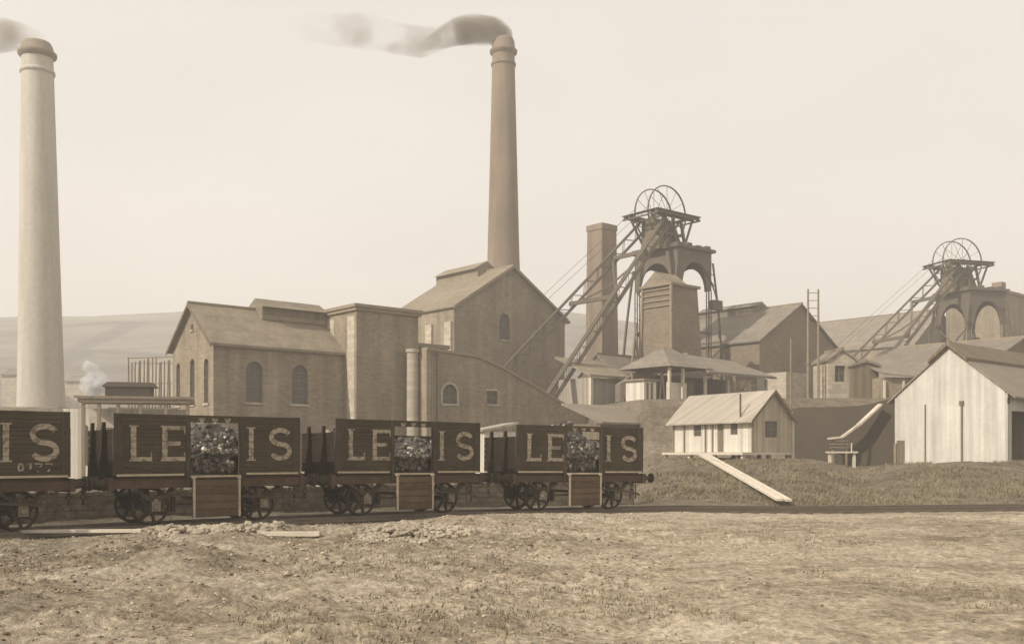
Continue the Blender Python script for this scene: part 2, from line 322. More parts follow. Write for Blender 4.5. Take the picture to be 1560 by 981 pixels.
def house(name, label, cat, loc, rz, Lx, Ly, zb, ze, zr, axis='x', wall='brick', roof='slate', fh=(), lh=(), over=.35, rth=.18, th=.4, group=None, sills=True, eave_trim=True):
    """loc = near corner at z 0; x runs right, y runs back. ridge along axis."""
    t = thing(name, label, cat, (loc[0], loc[1], zb), rz, group); ze -= zb; zr -= zb
    fh = [[(a, z - zb) for a, z in h] for h in fh]; lh = [[(a, z - zb) for a, z in h] for h in lh]
    m = MB()
    def gab(Lg, a): return ze + (zr - ze) * (1 - abs(a - Lg/2) / (Lg/2))
    if axis == 'x':
        fo = [(0, 0), (Lx, 0), (Lx, ze), (0, ze)]; lo = [(th, 0), (Ly-th, 0), (Ly-th, gab(Ly, Ly-th)), (Ly/2, zr), (th, gab(Ly, th))]
    else:
        fo = [(0, 0), (Lx, 0), (Lx, ze), (Lx/2, zr), (0, ze)]; e2 = gab(Lx, th) * 0 + ze; lo = [(th, 0), (Ly-th, 0), (Ly-th, e2), (th, e2)]
    m.panel(fo, fh, FRONT(0), th); m.panel(fo, [], FRONT(Ly-th), th)
    m.panel(lo, lh, LEFT(0), th); m.panel(lo, [], LEFT(Lx-th), th)
    m.build('wall', wall, t)
    r = MB(); g = .02
    if axis == 'x':
        k = (zr - ze) / (Ly/2); q = [(-over, ze - over*k), (Ly/2, zr), (Ly+over, ze - over*k)]
        pts = [(-over, y, z + g) for y, z in q] + [(-over, y, z + g + rth) for y, z in reversed(q)]; r.prism(pts, (Lx + 2*over, 0, 0))
    else:
        k = (zr - ze) / (Lx/2); q = [(-over, ze - over*k), (Lx/2, zr), (Lx+over, ze - over*k)]
        pts = [(x, -over, z + g) for x, z in q] + [(x, -over, z + g + rth) for x, z in reversed(q)]; r.prism(pts, (0, Ly + 2*over, 0))
    ro = r.build('roof', roof, t)
    rc = MB()
    if axis == 'x': rc.box(-over-.02, Lx+over+.02, Ly/2-.14, Ly/2+.14, zr+rth-.05, zr+rth+.11)
    else: rc.box(Lx/2-.14, Lx/2+.14, -over-.02, Ly+over+.02, zr+rth-.05, zr+rth+.11)
    rc.build('ridge_cap', 'cornice', ro)
    for h in fh: window(t, h, FRONT(0), th, sills)
    for h in lh: window(t, h, LEFT(0), th, sills)
    return t, ro, ze, zr

# ------------------------------------------------------------------ ground
def sm(a, b, t):
    t = max(0, min(1, (t - a) / (b - a))); return t * t * (3 - 2 * t)
TK = [(-26, 8.6), (-20, 15.0), (-14.64, 20.43), (-11.13, 23.8), (-10.3, 24.57), (-6.45, 27.57), (-5.62, 28.83 - .55), (-1.48, 30.95), (-.43, 31.6), (4.0, 33.75), (9.8, 36.0), (19.5, 38.3), (35, 40.3), (60, 43)]
TK = [(-26, 8.6), (-20, 15.0), (-14.64, 20.43), (-10.7, 24.2), (-6.0, 27.95), (-1.0, 31.6), (4.0, 34.35), (9.8, 36.5), (19.5, 38.4), (35, 40.3), (60, 43)]
def _sl(i):
    i = max(1, min(len(TK) - 2, i)); return (TK[i+1][1] - TK[i-1][1]) / (TK[i+1][0] - TK[i-1][0])
def trackY(X):
    if X <= TK[0][0]: return TK[0][1] + (X - TK[0][0]) * 1.0
    if X >= TK[-1][0]: return TK[-1][1] + (X - TK[-1][0]) * .1
    i = 0
    while TK[i+1][0] < X: i += 1
    x0, y0 = TK[i]; x1, y1 = TK[i+1]; h = x1 - x0; t = (X - x0) / h; m0, m1 = _sl(i) * h, _sl(i+1) * h
    return (2*t**3-3*t*t+1)*y0 + (t**3-2*t*t+t)*m0 + (-2*t**3+3*t*t)*y1 + (t**3-t*t)*m1
def railz(X): return -.10 * sm(-6, 5, X) - .12 * sm(5, 12, X)
def fn(x, y, s, o=0): return noise.noise(Vector((x * s + o, y * s - o, o * 1.7)))
def G(X, Y, rough=True):
    d = Y - trackY(X)
    z = railz(X) - .17
    if d < -1.6:                                    # foreground
        k = sm(-1.6, -5, d) if False else sm(1.6, 5, -d)
        z += k * .03
        z += .10 * k * fn(X, Y, .35, 3) + .05 * k * fn(X, Y, 1.1, 9)
        left = 1 - sm(-2, 6, X)
        amp = (.35 + .65 * left) * k
        r1_ = 1 - abs(fn(X, Y, 1.3, 21)) * 2; r2_ = 1 - abs(fn(X, Y * 1.5, 2.9, 31)) * 2
        z += amp * (2.3 + 1.2*left) * (.075 * r1_ * max(0, .3 + fn(X, Y, .4, 17)) + .045 * r2_ * max(0, .25 + fn(X, Y, .7, 19))) + amp * .05 * fn(X, Y, 5, 2)
        # lip of spilled ballast close to the wagons, and hollow on the left
        z += .17 * math.exp(-((X + 7.5) / 1.9) ** 2 - ((d + 2.6) / .8) ** 2)
        z += .20 * math.exp(-((X + .2) / 3.0) ** 2 - ((d + 2.8) / .9) ** 2)
        z += .12 * math.exp(-((X - 5) / 3.0) ** 2 - ((d + 2.6) / .9) ** 2)
        z -= .22 * math.exp(-((X + 3.9) / .9) ** 2 - ((Y - 16.6) / .9) ** 2)
        z -= .16 * math.exp(-((X + 6.8) / 1.6) ** 2 - ((Y - 19.5) / .6) ** 2)
        z += .10 * math.exp(-((X + 5.6) / 1.9) ** 2 - ((Y - 18) / .6) ** 2)
        z += .05 * math.sin(Y * 2.1 + .5 * X + 1.6 * fn(X, Y, .3)) * k * (.3 + .7 * abs(fn(X, Y, .12, 5)))
        for yr in (22.5, 24.1): z -= .07 * k * math.exp(-((Y - yr - .12*X - .5*fn(X, 0, .25, 4)) / .16) ** 2) * sm(-2, 3, X) * (.6 + .8 * fn(X, Y, .3, 40)) 
    elif d > 1.7:
        right = sm(4.5, 8.5, X)
        crest = 1.55 + .22 * fn(X, Y, .09, 8)
        q = X / max(Y, 1)
        crest -= .8 * math.exp(-((q - .352) / .028) ** 2) * sm(38, 46, Y) * (1 - sm(52, 66, Y) * .6)
        crest -= .25 * math.exp(-((q - .405) / .03) ** 2)
        dd = max(0, min(1, (d - 1.9) / 14)); z += right * (crest + .15) * (dd * (1.25 - .25 * dd))
        z += (1 - right) * .25 * sm(0, 10, d)
        if Y < 70: z += .12 * fn(X, Y, .5, 2) * sm(1.7, 5, d)
        edge = 86 - 15 * sm(6, 10.5, X) - 2 * sm(11, 16, X)
        base = z; hp = 6.0
        z = base + (hp - base) * sm(0, 6, Y - edge)
        if X > 5: z += (.14 * fn(X, Y, .35, 6) + .09 * fn(X, Y, .9, 16) + .05 * fn(X, Y, 2.1, 26)) * sm(2.5, 6, d) * (1 - sm(58, 66, Y))
    if rough and 5 < Y < 60:
        z += .035 * fn(X, Y, 2.7, 4) * sm(1.1, 2.2, abs(d)) + .012 * fn(X, Y, 7, 4)
    return z
def axis_vals(spans):
    out = [spans[0][0]]
    for a, b, st, g in spans:
        x = a; s = st
        while x + s < b: x += s; out.append(x); s *= g
        out.append(b)
    return out
gx = [-x for x in reversed(axis_vals([(30, 800, .8, 1.12)]))][:-1] + axis_vals([(-30, 34, .15, 1), (34, 800, .5, 1.12)])
gy = axis_vals([(-28, 7, 1, 1), (7, 28, .1, 1), (28, 42, .16, 1), (42, 60, .4, 1), (60, 96, .7, 1), (96, 760, 2, 1.15)])
gm = MB(); nx = len(gx)
gm.v = [(x, y, G(x, y) if y < 130 else 6.0) for y in gy for x in gx]
gm.f = [(j*nx+i, j*nx+i+1, (j+1)*nx+i+1, (j+1)*nx+i) for j in range(len(gy)-1) for i in range(nx-1)]
gm.smooth = set(range(len(gm.f)))
M['spoil'] = ground_mat('dark_spoil_and_turf', (.08, .064, .042), (.165, .136, .096), (.27, .225, .165), .55)
M['ballast'] = ground_mat('shaded_coal_ballast', (.06, .047, .032), (.11, .088, .06), (.2, .165, .12), .5)  # dark ballast; its colour also stands in for shade in front of the wagons
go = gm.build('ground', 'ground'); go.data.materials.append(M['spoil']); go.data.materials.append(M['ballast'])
mi = []
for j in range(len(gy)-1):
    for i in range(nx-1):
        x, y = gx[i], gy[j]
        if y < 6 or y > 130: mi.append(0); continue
        d = y - trackY(x) + .55 * fn(x, y, 1.1, 3) + .3 * fn(x, y, 3.7, 5); wl = 1 - sm(3, 7, x); mi.append(0 if d < -1.25 - 1.05*wl else (2 if d < 1.2 + .7*wl else 1))  # strip widens along the wagons, where their shade is coloured in
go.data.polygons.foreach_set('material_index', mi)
tag(go, kind='structure')
hm = MB(); hx = [-780 + 20 * i for i in range(79)]; hy = [170 + 12 * j for j in range(49)]
def hz(x, y):
    k = sm(190, 640, y); top = 84 + 7 * fn(x, 0, .004, 2) + 5 * sm(-300, -100, x) - 10 * sm(0, 120, x)
    return 5 + (top - 5) * k + 2.5 * k * fn(x, y, .02, 7) - 3 * sm(650, 760, y)
hm.v = [(x, y, hz(x, y)) for y in hy for x in hx]; n_ = len(hx)
hm.f = [(j*n_+i, j*n_+i+1, (j+1)*n_+i+1, (j+1)*n_+i) for j in range(len(hy)-1) for i in range(n_-1)]; hm.smooth = set(range(len(hm.f)))
tag(hm.build('hill', 'hill'), kind='structure')

# haze: the air of the valley
hb = MB().box(-795, 795, -30, 765, -3, 108)
mh = bpy.data.materials.new('valley_air'); mh.use_nodes = True; mh.node_tree.nodes.clear()
ho = mh.node_tree.nodes.new('ShaderNodeOutputMaterial'); hv_ = mh.node_tree.nodes.new('ShaderNodeVolumePrincipled')
hv_.inputs['Color'].default_value = (.96, .925, .88, 1); hv_.inputs['Density'].default_value = .0016; hv_.inputs['Anisotropy'].default_value = .2
mh.node_tree.links.new(hv_.outputs[0], ho.inputs['Volume'])
tag(hb.build('haze', mh), kind='stuff')

# ------------------------------------------------------------------ railway
tr = thing('railway_track', 'single siding of rails and sleepers carrying the coal wagons, curving away to the right', 'railway track', (0, 0, 0))
def tp(X, off, dz=0):
    s = (trackY(X + .05) - trackY(X - .05)) / .1; n = Vector((-s, 1, 0)).normalized()
    return Vector((X + n.x * off, trackY(X) + n.y * off, railz(X) + dz))
for off in (-.75, .75):
    m = MB(); xs = [-24 + .75 * i for i in range(92)]
    for a, b in zip(xs, xs[1:]):
        p, q = tp(a, off), tp(b, off)
        m.bar(p - Vector((0, 0, .02)), q - Vector((0, 0, .02)), .07, .045); m.bar(p - Vector((0, 0, .085)), q - Vector((0, 0, .085)), .025, .09)
        m.bar(p - Vector((0, 0, .14)), q - Vector((0, 0, .14)), .13, .03)
    m.build('rail', 'rail', tr)
for i in range(62):
    X = -17 + .72 * i; m = MB(); m.bar(tp(X, -1.35, -.215), tp(X, 1.35, -.215), .25, .12); m.build('sleeper', 'wood_dark', tr)

# ------------------------------------------------------------------ coal wagons
WL, WW, TOPZ, LOWZ, FLZ = 4.88, 2.3, 2.76, 2.38, 1.24
D0, D1 = 1.88, 3.16
def S_poly(w, h, t, n=10):
    """outline of a capital S built from two bowls"""
    r = (h + t) / 4; rx = w / 2 - t / 2; cy1 = h - r; cy2 = r; pts = []
    ry = r - t / 2
    for k in range(n + 1):
        a = R(25) + (R(270) - R(25)) * k / n; pts.append((w/2 + rx*math.cos(a), cy1 + ry*math.sin(a)))
    for k in range(1, n + 1):
        a = R(90) - (R(90) + R(155)) * k / n; pts.append((w/2 + rx*math.cos(a), cy2 + ry*math.sin(a)))
    return pts
def letter(ch, x, z, w, h, parent, t=.13, y=-.012):
    m = MB(); P3 = lambda a, b: (x + a, y, z + b)
    def rect(a0, a1, b0, b1): m.box(x + a0, x + a1, y, y + .010, z + b0, z + b1)
    sf = .035
    if ch == 'L':
        rect(.04, .04 + t, 0, h); rect(0, .04, 0, sf); rect(0, .04, h-sf, h); rect(.04+t, .10+t, h-sf, h); rect(.04+t, w, 0, t*.8); rect(w-sf, w, t*.8, t*1.7)
    elif ch == 'E':
        rect(.04, .04+t, 0, h); rect(0, .04, 0, sf); rect(0, .04, h-sf, h); rect(.04+t, w, 0, t*.8); rect(w-sf, w, t*.8, t*1.6)
        rect(.04+t, w, h-t*.8, h); rect(w-sf, w, h-t*1.6, h-t*.8); rect(.04+t, w*.8, h/2-t*.4, h/2+t*.4)
    elif ch == 'I':
        rect(w/2-t/2, w/2+t/2, 0, h); rect(0, w/2-t/2, 0, sf); rect(w/2+t/2, w, 0, sf); rect(0, w/2-t/2, h-sf, h); rect(w/2+t/2, w, h-sf, h)
    elif ch in 'S7W10':
        if ch == 'S': pts = S_poly(w, h, t)
        elif ch == '7': pts = [(0, h - t/2), (w, h - t/2), (w*.35, 0)]
        elif ch == '1': pts = [(0, h*.8), (w/2, h - .01), (w/2, 0)]
        elif ch == '0': pts = [(w/2 + (w/2 - t/2)*math.cos(2*math.pi*k/14), h/2 + (h/2 - t/2)*math.sin(2*math.pi*k/14)) for k in range(15)]
        L_, R_ = [], []
        for i, p in enumerate(pts):
            a = Vector(pts[max(i-1, 0)]); b = Vector(pts[min(i+1, len(pts)-1)])
            if ch == '0' and i in (0, len(pts)-1): a = Vector(pts[-2]); b = Vector(pts[1])
            d = (b - a).normalized(); nn = Vector((-d.y, d.x)) * t / 2
            L_.append((p[0]+nn.x, p[1]+nn.y)); R_.append((p[0]-nn.x, p[1]-nn.y))
        k = len(pts); vs = []
        for p in L_ + R_: vs += [(x+p[0], y, z+p[1]), (x+p[0], y+.010, z+p[1])]
        fs = []
        for i in range(k-1):
            a, b, c, d = 2*i, 2*(i+1), 2*(k+i+1), 2*(k+i); fs += [(a, b, c, d), (a+1, b+1, c+1, d+1), (a, b, b+1, a+1), (d, c, c+1, d+1)]
        fs += [(0, 2*k, 2*k+1, 1), (2*(k-1), 2*(2*k-1), 2*(2*k-1)+1, 2*(k-1)+1)]
        m.add(vs, fs)
    return m.build('letter' if ch not in '710' else 'numeral', 'letter', parent)

def make_wagon(label):
    t = thing('coal_wagon', label, 'coal wagon', group='coal wagons coupled in a row')
    # near side: planks either side of the doorway, one fixed top plank
    m = MB(); ph = .19; g = .006
    for i in range(8):
        z0 = FLZ + i * ph + g; z1 = FLZ + (i + 1) * ph - g
        if i == 7: m.box(.02, WL-.02, 0, .07, z0, z1)
        else: m.box(.02, D0, 0, .07, z0, z1); m.box(D1, WL-.02, 0, .07, z0, z1)
    m.box(.04, D0-.01, .075, .09, FLZ, TOPZ-.02); m.box(D1+.01, WL-.04, .075, .09, FLZ, TOPZ-.02)
    side = m.build('side_planking', 'wagon', t)
    for ch, x, wd in (('L', .36, .55), ('E', 1.12, .62), ('I', 3.36, .25), ('S', 3.98, .66)):
        letter(ch, x, 1.60, wd, .88, side)
    # feet of the W show as three marks on the fixed top plank
    for xx in (2.08, 2.42, 2.76):
        b = MB(); b.box(xx, xx+.17, -.012, -.002, 2.64, 2.69); b.box(xx+.03, xx+.13, -.012, -.002, 2.585, 2.64); b.build('letter', 'letter', side)
    m = MB()
    for i in range(6): m.box(.02, WL-.02, WW-.07, WW, FLZ + i*ph + g, FLZ + (i+1)*ph - g)
    m.box(.04, WL-.04, WW-.09, WW-.075, FLZ, LOWZ-.02)
    m.build('side_planking', 'wagon', t)
    for x0 in (0, WL-.07):
        m = MB(); q0, q1 = (.095, .11) if x0 == 0 else (WL-.11, WL-.095)
        for i in range(6): m.box(x0 + (.02 if x0 == 0 else -.02), x0+.07 + (.02 if x0 == 0 else -.02), .095, WW-.095, FLZ + i*ph + g, FLZ + (i+1)*ph - g)
        m.box(q0, q1, .1, WW-.1, FLZ, LOWZ-.02)
        e = m.build('end_planking', 'shaded_end', t)
        s = -1 if x0 == 0 else 1; xe = -.002 if x0 == 0 else WL + .002
        for yy in (.62, 1.58):
            b = MB(); b.hexa([(xe+s*.02, yy, .92), (xe+s*.16, yy, .92), (xe+s*.16, yy+.13, .92), (xe+s*.02, yy+.13, .92)],
                             [(xe+s*.0, yy, 2.56), (xe+s*.07, yy, 2.56), (xe+s*.07, yy+.11, 2.56), (xe+s*.0, yy+.11, 2.56)]); b.build('end_stanchion', 'shaded_end', e)
    MB().box(.1, WL-.1, .1, WW-.1, 1.15, 1.235).build('floor', 'wagon_red', t)
    # ironwork on the near side
    for x in (.0, WL-.2):
        m = MB(); m.box(x, x+.2, -.014, -.002, FLZ, TOPZ); xx = -.014 if x == 0 else WL+.002
        m.box(xx, xx+.012, -.002, .06, FLZ, LOWZ)
        for k in range(8): m.box(x+.08, x+.12, -.03, -.014, FLZ+.07+k*.19, FLZ+.11+k*.19)
        m.build('corner_plate', 'iron_dark', t)
    for x in (D0-.12, D1+.03):
        m = MB(); m.box(x, x+.09, -.03, -.002, .98, TOPZ-.02)
        for k in range(7): m.box(x+.03, x+.06, -.045, -.03, FLZ+.07+k*.19, FLZ+.1+k*.19)
        m.build('door_post', 'iron_dark', t)
    MB().bar((D0-.15, -.026, 1.26), (.24, -.026, 1.52), .012, .07, up=(0, 0, 1)).build('side_brace', 'iron_dark', t); MB().bar((D1+.15, -.026, 1.26), (WL-.24, -.026, 1.52), .012, .07).build('side_brace', 'iron_dark', t)
    MB().bar((D1+.18, -.028, FLZ+.02), (WL-.06, -.028, FLZ+.02), .02, .05).build('curb_rail', 'strap', t); MB().bar((.06, -.028, FLZ+.02), (D0-.18, -.028, FLZ+.02), .02, .05).build('curb_rail', 'strap', t)
    for y in (.02, WW-.15): MB().box(0.0, WL, y, y+.13, .93, 1.145).build('solebar', 'wagon_red', t)
    for x in (-.12, WL+.002):
        m = MB(); m.box(x, x+.118, -.02, WW+.02, .88, 1.2); m.build('headstock', 'wagon_red', t)
        s = -1 if x < 0 else 1; xb = x if x < 0 else x + .118
        for y in (.3, WW-.3):
            m = MB(); m.tube((xb+s*.003, y, 1.05), (xb+s*.25, y, 1.05), .12, .085, 14); m.tube((xb+s*.25, y, 1.05), (xb+s*.43, y, 1.05), .05, .05, 10)
            m.tube((xb+s*.43, y, 1.05), (xb+s*.465, y, 1.05), .17, .165, 18); m.build('buffer', 'iron_dark', t)
        m = MB(); m.path([(xb, WW/2, 1.02), (xb+s*.25, WW/2, 1.02), (xb+s*.3, WW/2, .93), (xb+s*.24, WW/2, .88)], .05)
        for k in range(3): m.ring((xb+s*.27, WW/2, .84-k*.13), 'y' if k % 2 else 'x', .06, .016, 12, 5)
        m.build('coupling', 'iron_dark', t)
    # running gear
    for xa in (1.02, WL-1.02):
        ax = MB().tube((xa, .2, .47), (xa, WW-.2, .47), .06, .06, 12).build('axle', 'iron_dark', t)
        for y, s in ((.43, -1), (WW-.43, 1)):
            m = MB(); m.ring((0, 0, 0), 'y', .435, .035, 36, 6, w=.065); m.ring((0, -s*.07, 0), 'y', .47, .02, 36, 5, w=.02); m.tube((0, -.1, 0), (0, .1, 0), .1, .1, 16)
            for k in range(8):
                a = 2*math.pi*k/8 + .2; m.bar((.08*math.cos(a), 0, .08*math.sin(a)), (.42*math.cos(a), 0, .42*math.sin(a)), .065, .065, up=(0, 1, 0))
            wh = m.build('wheel', 'iron_dark', t); wh.location = (xa, y, .47)
            yy = .16 if s < 0 else WW-.18
            m = MB()
            out = [(xa-.5, .95), (xa-.14, .3), (xa+.14, .3), (xa+.5, .95), (xa+.38, .95), (xa+.12, .52), (xa-.12, .52), (xa-.38, .95)]
            m.panel(out, [], lambda a, z, d, yy=yy: (a, yy+d, z), .02); m.build('axle_guard', 'iron_dark', t)
            yb = .0 if s < 0 else WW-.16
            m = MB(); m.box(xa-.11, xa+.11, yb, yb+.155, .36, .6); m.tube((xa, yb-.03, .47), (xa, yb, .47), .07, .085, 12); m.box(xa-.05, xa+.05, yb+.02, yb+.13, .6, .66); m.build('axle_box', 'rail' if s < 0 else 'iron_dark', t)
            m = MB()
            for k in range(5):
                hw = .48 - .085 * k; pts = [(xa + hw*q, yb+.075, .86 - k*.035 - .14*(1-(hw*q/.48)**2)) for q in (-1, -.5, 0, .5, 1)]; m.path(pts, .09, .028)
            m.box(xa-.52, xa-.44, yb+.02, yb+.12, .84, .93); m.box(xa+.44, xa+.52, yb+.02, yb+.12, .84, .93)
            m.build('spring', 'iron_dark', t)
    m = MB(); m.path([(2.35, .0, .62), (2.7, -.04, .72), (4.3, -.06, .6), (4.72, -.06, .5)], .03, .06); m.build('brake_lever', 'iron_dark', t)
    m = MB(); m.bar((4.35, -.045, .93), (4.35, -.045, .35), .015, .04); m.bar((4.55, -.045, .93), (4.55, -.045, .35), .015, .04); m.build('lever_guide', 'iron_dark', t)
    m = MB(); m.bar((2.0, .43, .5), (2.9, .43, .62), .05); m.box(1.53, 1.62, .36, .5, .32, .7); m.box(3.26, 3.35, .36, .5, .32, .7); m.bar((1.58, .43, .5), (3.3, .43, .5), .04); m.tube((2.44, .1, .6), (2.44, WW-.1, .6), .04, .04, 8); m.bar((2.44, .43, .93), (2.44, .43, .5), .06, .04); m.build('brake_gear', 'iron_dark', t)
    # side door dropped open on its hinges

    m = MB()
    for k in range(5): m.box(D0+.01, D1-.01, -.115, -.055, .17 + k*.19 + g, .17 + (k+1)*.19 - g)
    d = m.build('door', 'door', t, 'side door dropped open and hanging below the floor')
    for x in (D0+.012, D1-.075):
        b = MB(); b.box(x, x+.06, -.132, -.117, .17, 1.14); b.tube((x-.02, -.1, 1.17), (x+.08, -.1, 1.17), .03, .03, 8); b.build('door_strap', 'strap', d)
    b = MB(); b.box(D0-.02, D1+.02, -.06, -.003, 1.185, 1.235); b.build('door_sill', 'strap', t)
    return t
def coal_heap(label, seed, peak=0, px_=2.5):
    rnd = random.Random(seed); m = MB(); nx_, ny_ = 34, 14; vs = []
    def ch(x, y):
        q = min(1, min(x, WL - x) / .9); h = 1.78 + .36 * q + .16 * fn(x, y, 1.7, seed)
        if y < .8: h -= (.8 - y) * .75
        return min(max(h, FLZ + .06), LOWZ - .03 + .22 * q * sm(.3, .8, y)) + peak * math.exp(-((x-px_)/.75)**2 - ((y-.95)/.5)**2)
    for j in range(ny_):
        for i in range(nx_):
            x = .13 + (WL-.26) * i/(nx_-1); y = .13 + (WW-.26) * j/(ny_-1)
            vs.append((x, y, ch(x, y) + .05 * rnd.uniform(-1, 1)))
    m.add(vs, [(j*nx_+i, j*nx_+i+1, (j+1)*nx_+i+1, (j+1)*nx_+i) for j in range(ny_-1) for i in range(nx_-1)])
    # closed underneath and at the rim
    for k in range(420):
        x = rnd.uniform(.25, WL-.25) if k % 2 else rnd.uniform(D0, D1); y = rnd.uniform(.17, WW-.3) if k % 2 else rnd.uniform(.16, .6)
        r = rnd.uniform(.05, .13); m.lump((x, y, ch(x, y) + r*.2), r, rnd.random(), (1, .8, .8))
    # coal face filling the doorway down to the floor
    for k in range(150):
        x = rnd.uniform(D0+.08, D1-.08); z = rnd.uniform(FLZ+.08, 1.75); r = rnd.uniform(.06, .12); m.lump((x, .2 + rnd.uniform(-.03, .05) - (1.75-z)*.08 + .05, z), r, rnd.random(), (1, .7, .9))
    m.box(.13, WL-.13, .30, WW-.13, FLZ+.003, 1.5)
    return m.build('coal_load', 'coal_mix'), label
def coal_mix():
    m, N, L, P = _m('coal_and_pale_shale_lumps')
    g = N.new('ShaderNodeNewGeometry'); r = N.new('ShaderNodeValToRGB'); L.new(g.outputs['Random Per Island'], r.inputs[0])
    e = r.color_ramp.elements; e[0].position = .0; e[0].color = (.04, .032, .023, 1); e[1].position = 1; e[1].color = (.5, .44, .35, 1)
    k = e.new(.6); k.color = (.055, .044, .03, 1); k = e.new(.9); k.color = (.13, .105, .075, 1)
    L.new(r.outputs[0], P.inputs['Base Color']); P.inputs['Roughness'].default_value = .4; P.inputs['Specular IOR Level'].default_value = .6
    return m
M['coal_mix'] = coal_mix()
def rubble_mat():
    m, N, L, P = _m('mixed_cinder_and_stone')
    g = N.new('ShaderNodeNewGeometry'); r = N.new('ShaderNodeValToRGB'); L.new(g.outputs['Random Per Island'], r.inputs[0])
    e = r.color_ramp.elements; e[0].position = .0; e[0].color = (.07, .055, .038, 1); e[1].position = 1; e[1].color = (.48, .41, .31, 1)
    k = e.new(.25); k.color = (.19, .135, .095, 1); k = e.new(.8); k.color = (.36, .30, .215, 1)
    L.new(r.outputs[0], P.inputs['Base Color']); P.inputs['Roughness'].default_value = .95; P.inputs['Specular IOR Level'].default_value = .1
    return m
M['rubble'] = rubble_mat()
proto = make_wagon('second coal wagon from the left, lettered LE IS, largest one fully in view')
labs = [None, 'third coal wagon from the left, standing below a round pilaster',
        'last coal wagon at the right end of the row, nearest the open bank']
parts_w = [proto]
for k in (1, 2):
    c = copy_tree(proto); c['label'] = labs[k]; parts_w.append(c)
first = copy_tree(proto); first['label'] = 'coal wagon cut off by the left edge, a big S above number 0177'
wag = [first] + parts_w
us = Vector((math.cos(R(30)), math.sin(R(30)), 0)); org = Vector((-10.2, 25.2, 0))
coal_labels = ['heap of coal in the wagon numbered 0177 at the left edge', 'heap of coal seen through the open door of the largest fully visible wagon',
               'heap of coal seen through the open door of the third wagon from the left', 'heap of coal in the rightmost wagon of the row']
starts = [(-13.84, 19.6, 44), (-9.59, 23.66, 38), (-5.05, 27.95, 31.5), (.06, 31.3, 26)]
for k, wgn in enumerate(wag):
    x_, y_, ps_ = starts[k]; c_, s_ = math.cos(R(ps_)), math.sin(R(ps_))
    # set each wagon squarely on the rails: its centre line meets the track at both axles
    ca = (x_ + 1.02*c_ - 1.15*s_); cb = (x_ + 3.86*c_ - 1.15*s_); pa_, pb_ = Vector((ca, trackY(ca))), Vector((cb, trackY(cb)))
    d_ = (pb_ - pa_).normalized(); ps_ = math.atan2(d_.y, d_.x); n2_ = Vector((-d_.y, d_.x)); p = pa_ - d_ * 1.02 - n2_ * 1.15
    za, zb1 = railz(ca), railz(cb)
    wgn.location = (p.x, p.y, za + (za-zb1)*.36 + .002); wgn.rotation_euler = (0, math.atan2(za - zb1, 2.84), ps_)
    o, _ = coal_heap('', k + 3, (.45, .42, .55, .75)[k], (3.2, 2.7, .7, 2.3)[k]); tag(o, coal_labels[k], 'coal', 'coal loads lying in the wagons'); o.location = wgn.location; o.rotation_euler = wgn.rotation_euler
fs_ = [c for c in bpy.data.objects if c.parent is first and c.name.startswith('side_planking')][0]
for ch, x in zip('0177', (3.72, 3.93, 4.10, 4.33)): letter(ch, x, 1.37, .15, .2, fs_, t=.045)

# wall behind the siding
sw = MB(); xs = [-17 + .5 * i for i in range(47)]
for a, b in zip(xs, xs[1:]):
    def q(X):
        s = (trackY(X+.05)-trackY(X-.05))/.1; n = Vector((-s, 1, 0)).normalized(); return Vector((X, trackY(X), 0)) + n*3.3, n
    (p, n), (p2, n2) = q(a), q(b); h0 = .70 + .08*fn(a, 0, .8, 3); h1 = .70 + .08*fn(b, 0, .8, 3)
    sw.hexa([p + Vector((0,0,-.5)), p2 + Vector((0,0,-.5)), p2+n2*.5 + Vector((0,0,-.5)), p+n*.5 + Vector((0,0,-.5))],
            [p + n*.08 + Vector((0,0,h0)), p2+n2*.08 + Vector((0,0,h1)), p2+n2*.42 + Vector((0,0,h1)), p+n*.42 + Vector((0,0,h0))])
    for k in range(4): 
        c = p.lerp(p2, random.random()) + n*random.uniform(.08, .42); sw.lump((c.x, c.y, h0+.03), random.uniform(.08, .16), random.random())
tag(sw.build('stone_wall', 'stone_wall'), 'low dry stone wall glimpsed between and under the coal wagons', 'wall')

# ------------------------------------------------------------------ works buildings, left
# gabled house with arched windows
o1 = Vector((-21.23, 70, 0))
t1, r1, ze1, zr1 = house('engine_house', 'stone house with pale gable, two arched side windows and raised ridge vent', 'building', o1, A, 11.2, 7.3, -.6, 9.7, 12.7, 'x',
    fh=[arch(2.5, 3.8, 5.5, 8.5), arch(6.2, 7.54, 5.5, 8.45)],
    lh=[arch(.85, 1.6, 5.4, 8.6), arch(3.25, 4.05, 5.4, 8.75), arch(5.9, 6.6, 5.4, 8.6), arch(3.5, 3.85, 10.9, 11.35)])
m = MB(); zz = .6
pts = [(5.0, y, z + zz) for y, z in ((2.45, 12.0), (2.45, 13.0), (2.1, 12.95), (3.65, 13.75), (5.2, 12.95), (4.85, 13.0), (4.85, 12.0), (3.65, 12.6))]
m.prism(pts, (5.6, 0, 0)); lv = m.build('ridge_vent', 'slate', r1)
m = MB(); m.box(5.2, 10.4, 2.43, 2.448, 12.35+zz, 12.92+zz); m.build('louvre', 'boards', lv)
m = MB()
k = 3/3.65
for s, x in ((1, -.40), ):
    m.prism([(x, -.4, 9.7+zz-.4*k-.12), (x, 3.65, 12.7+zz-.12), (x, 7.7, 9.7+zz-.4*k-.12), (x, 7.7, 9.7+zz-.4*k+.14), (x, 3.65, 12.7+zz+.14), (x, -.4, 9.7+zz-.4*k+.14)], (.045, 0, 0))
m.build('barge_board', 'boards', r1)
m = MB(); m.box(.05, 11.0, -.10, -.003, 9.35+zz, 9.5+zz); m.build('eaves_course', 'cornice', t1)
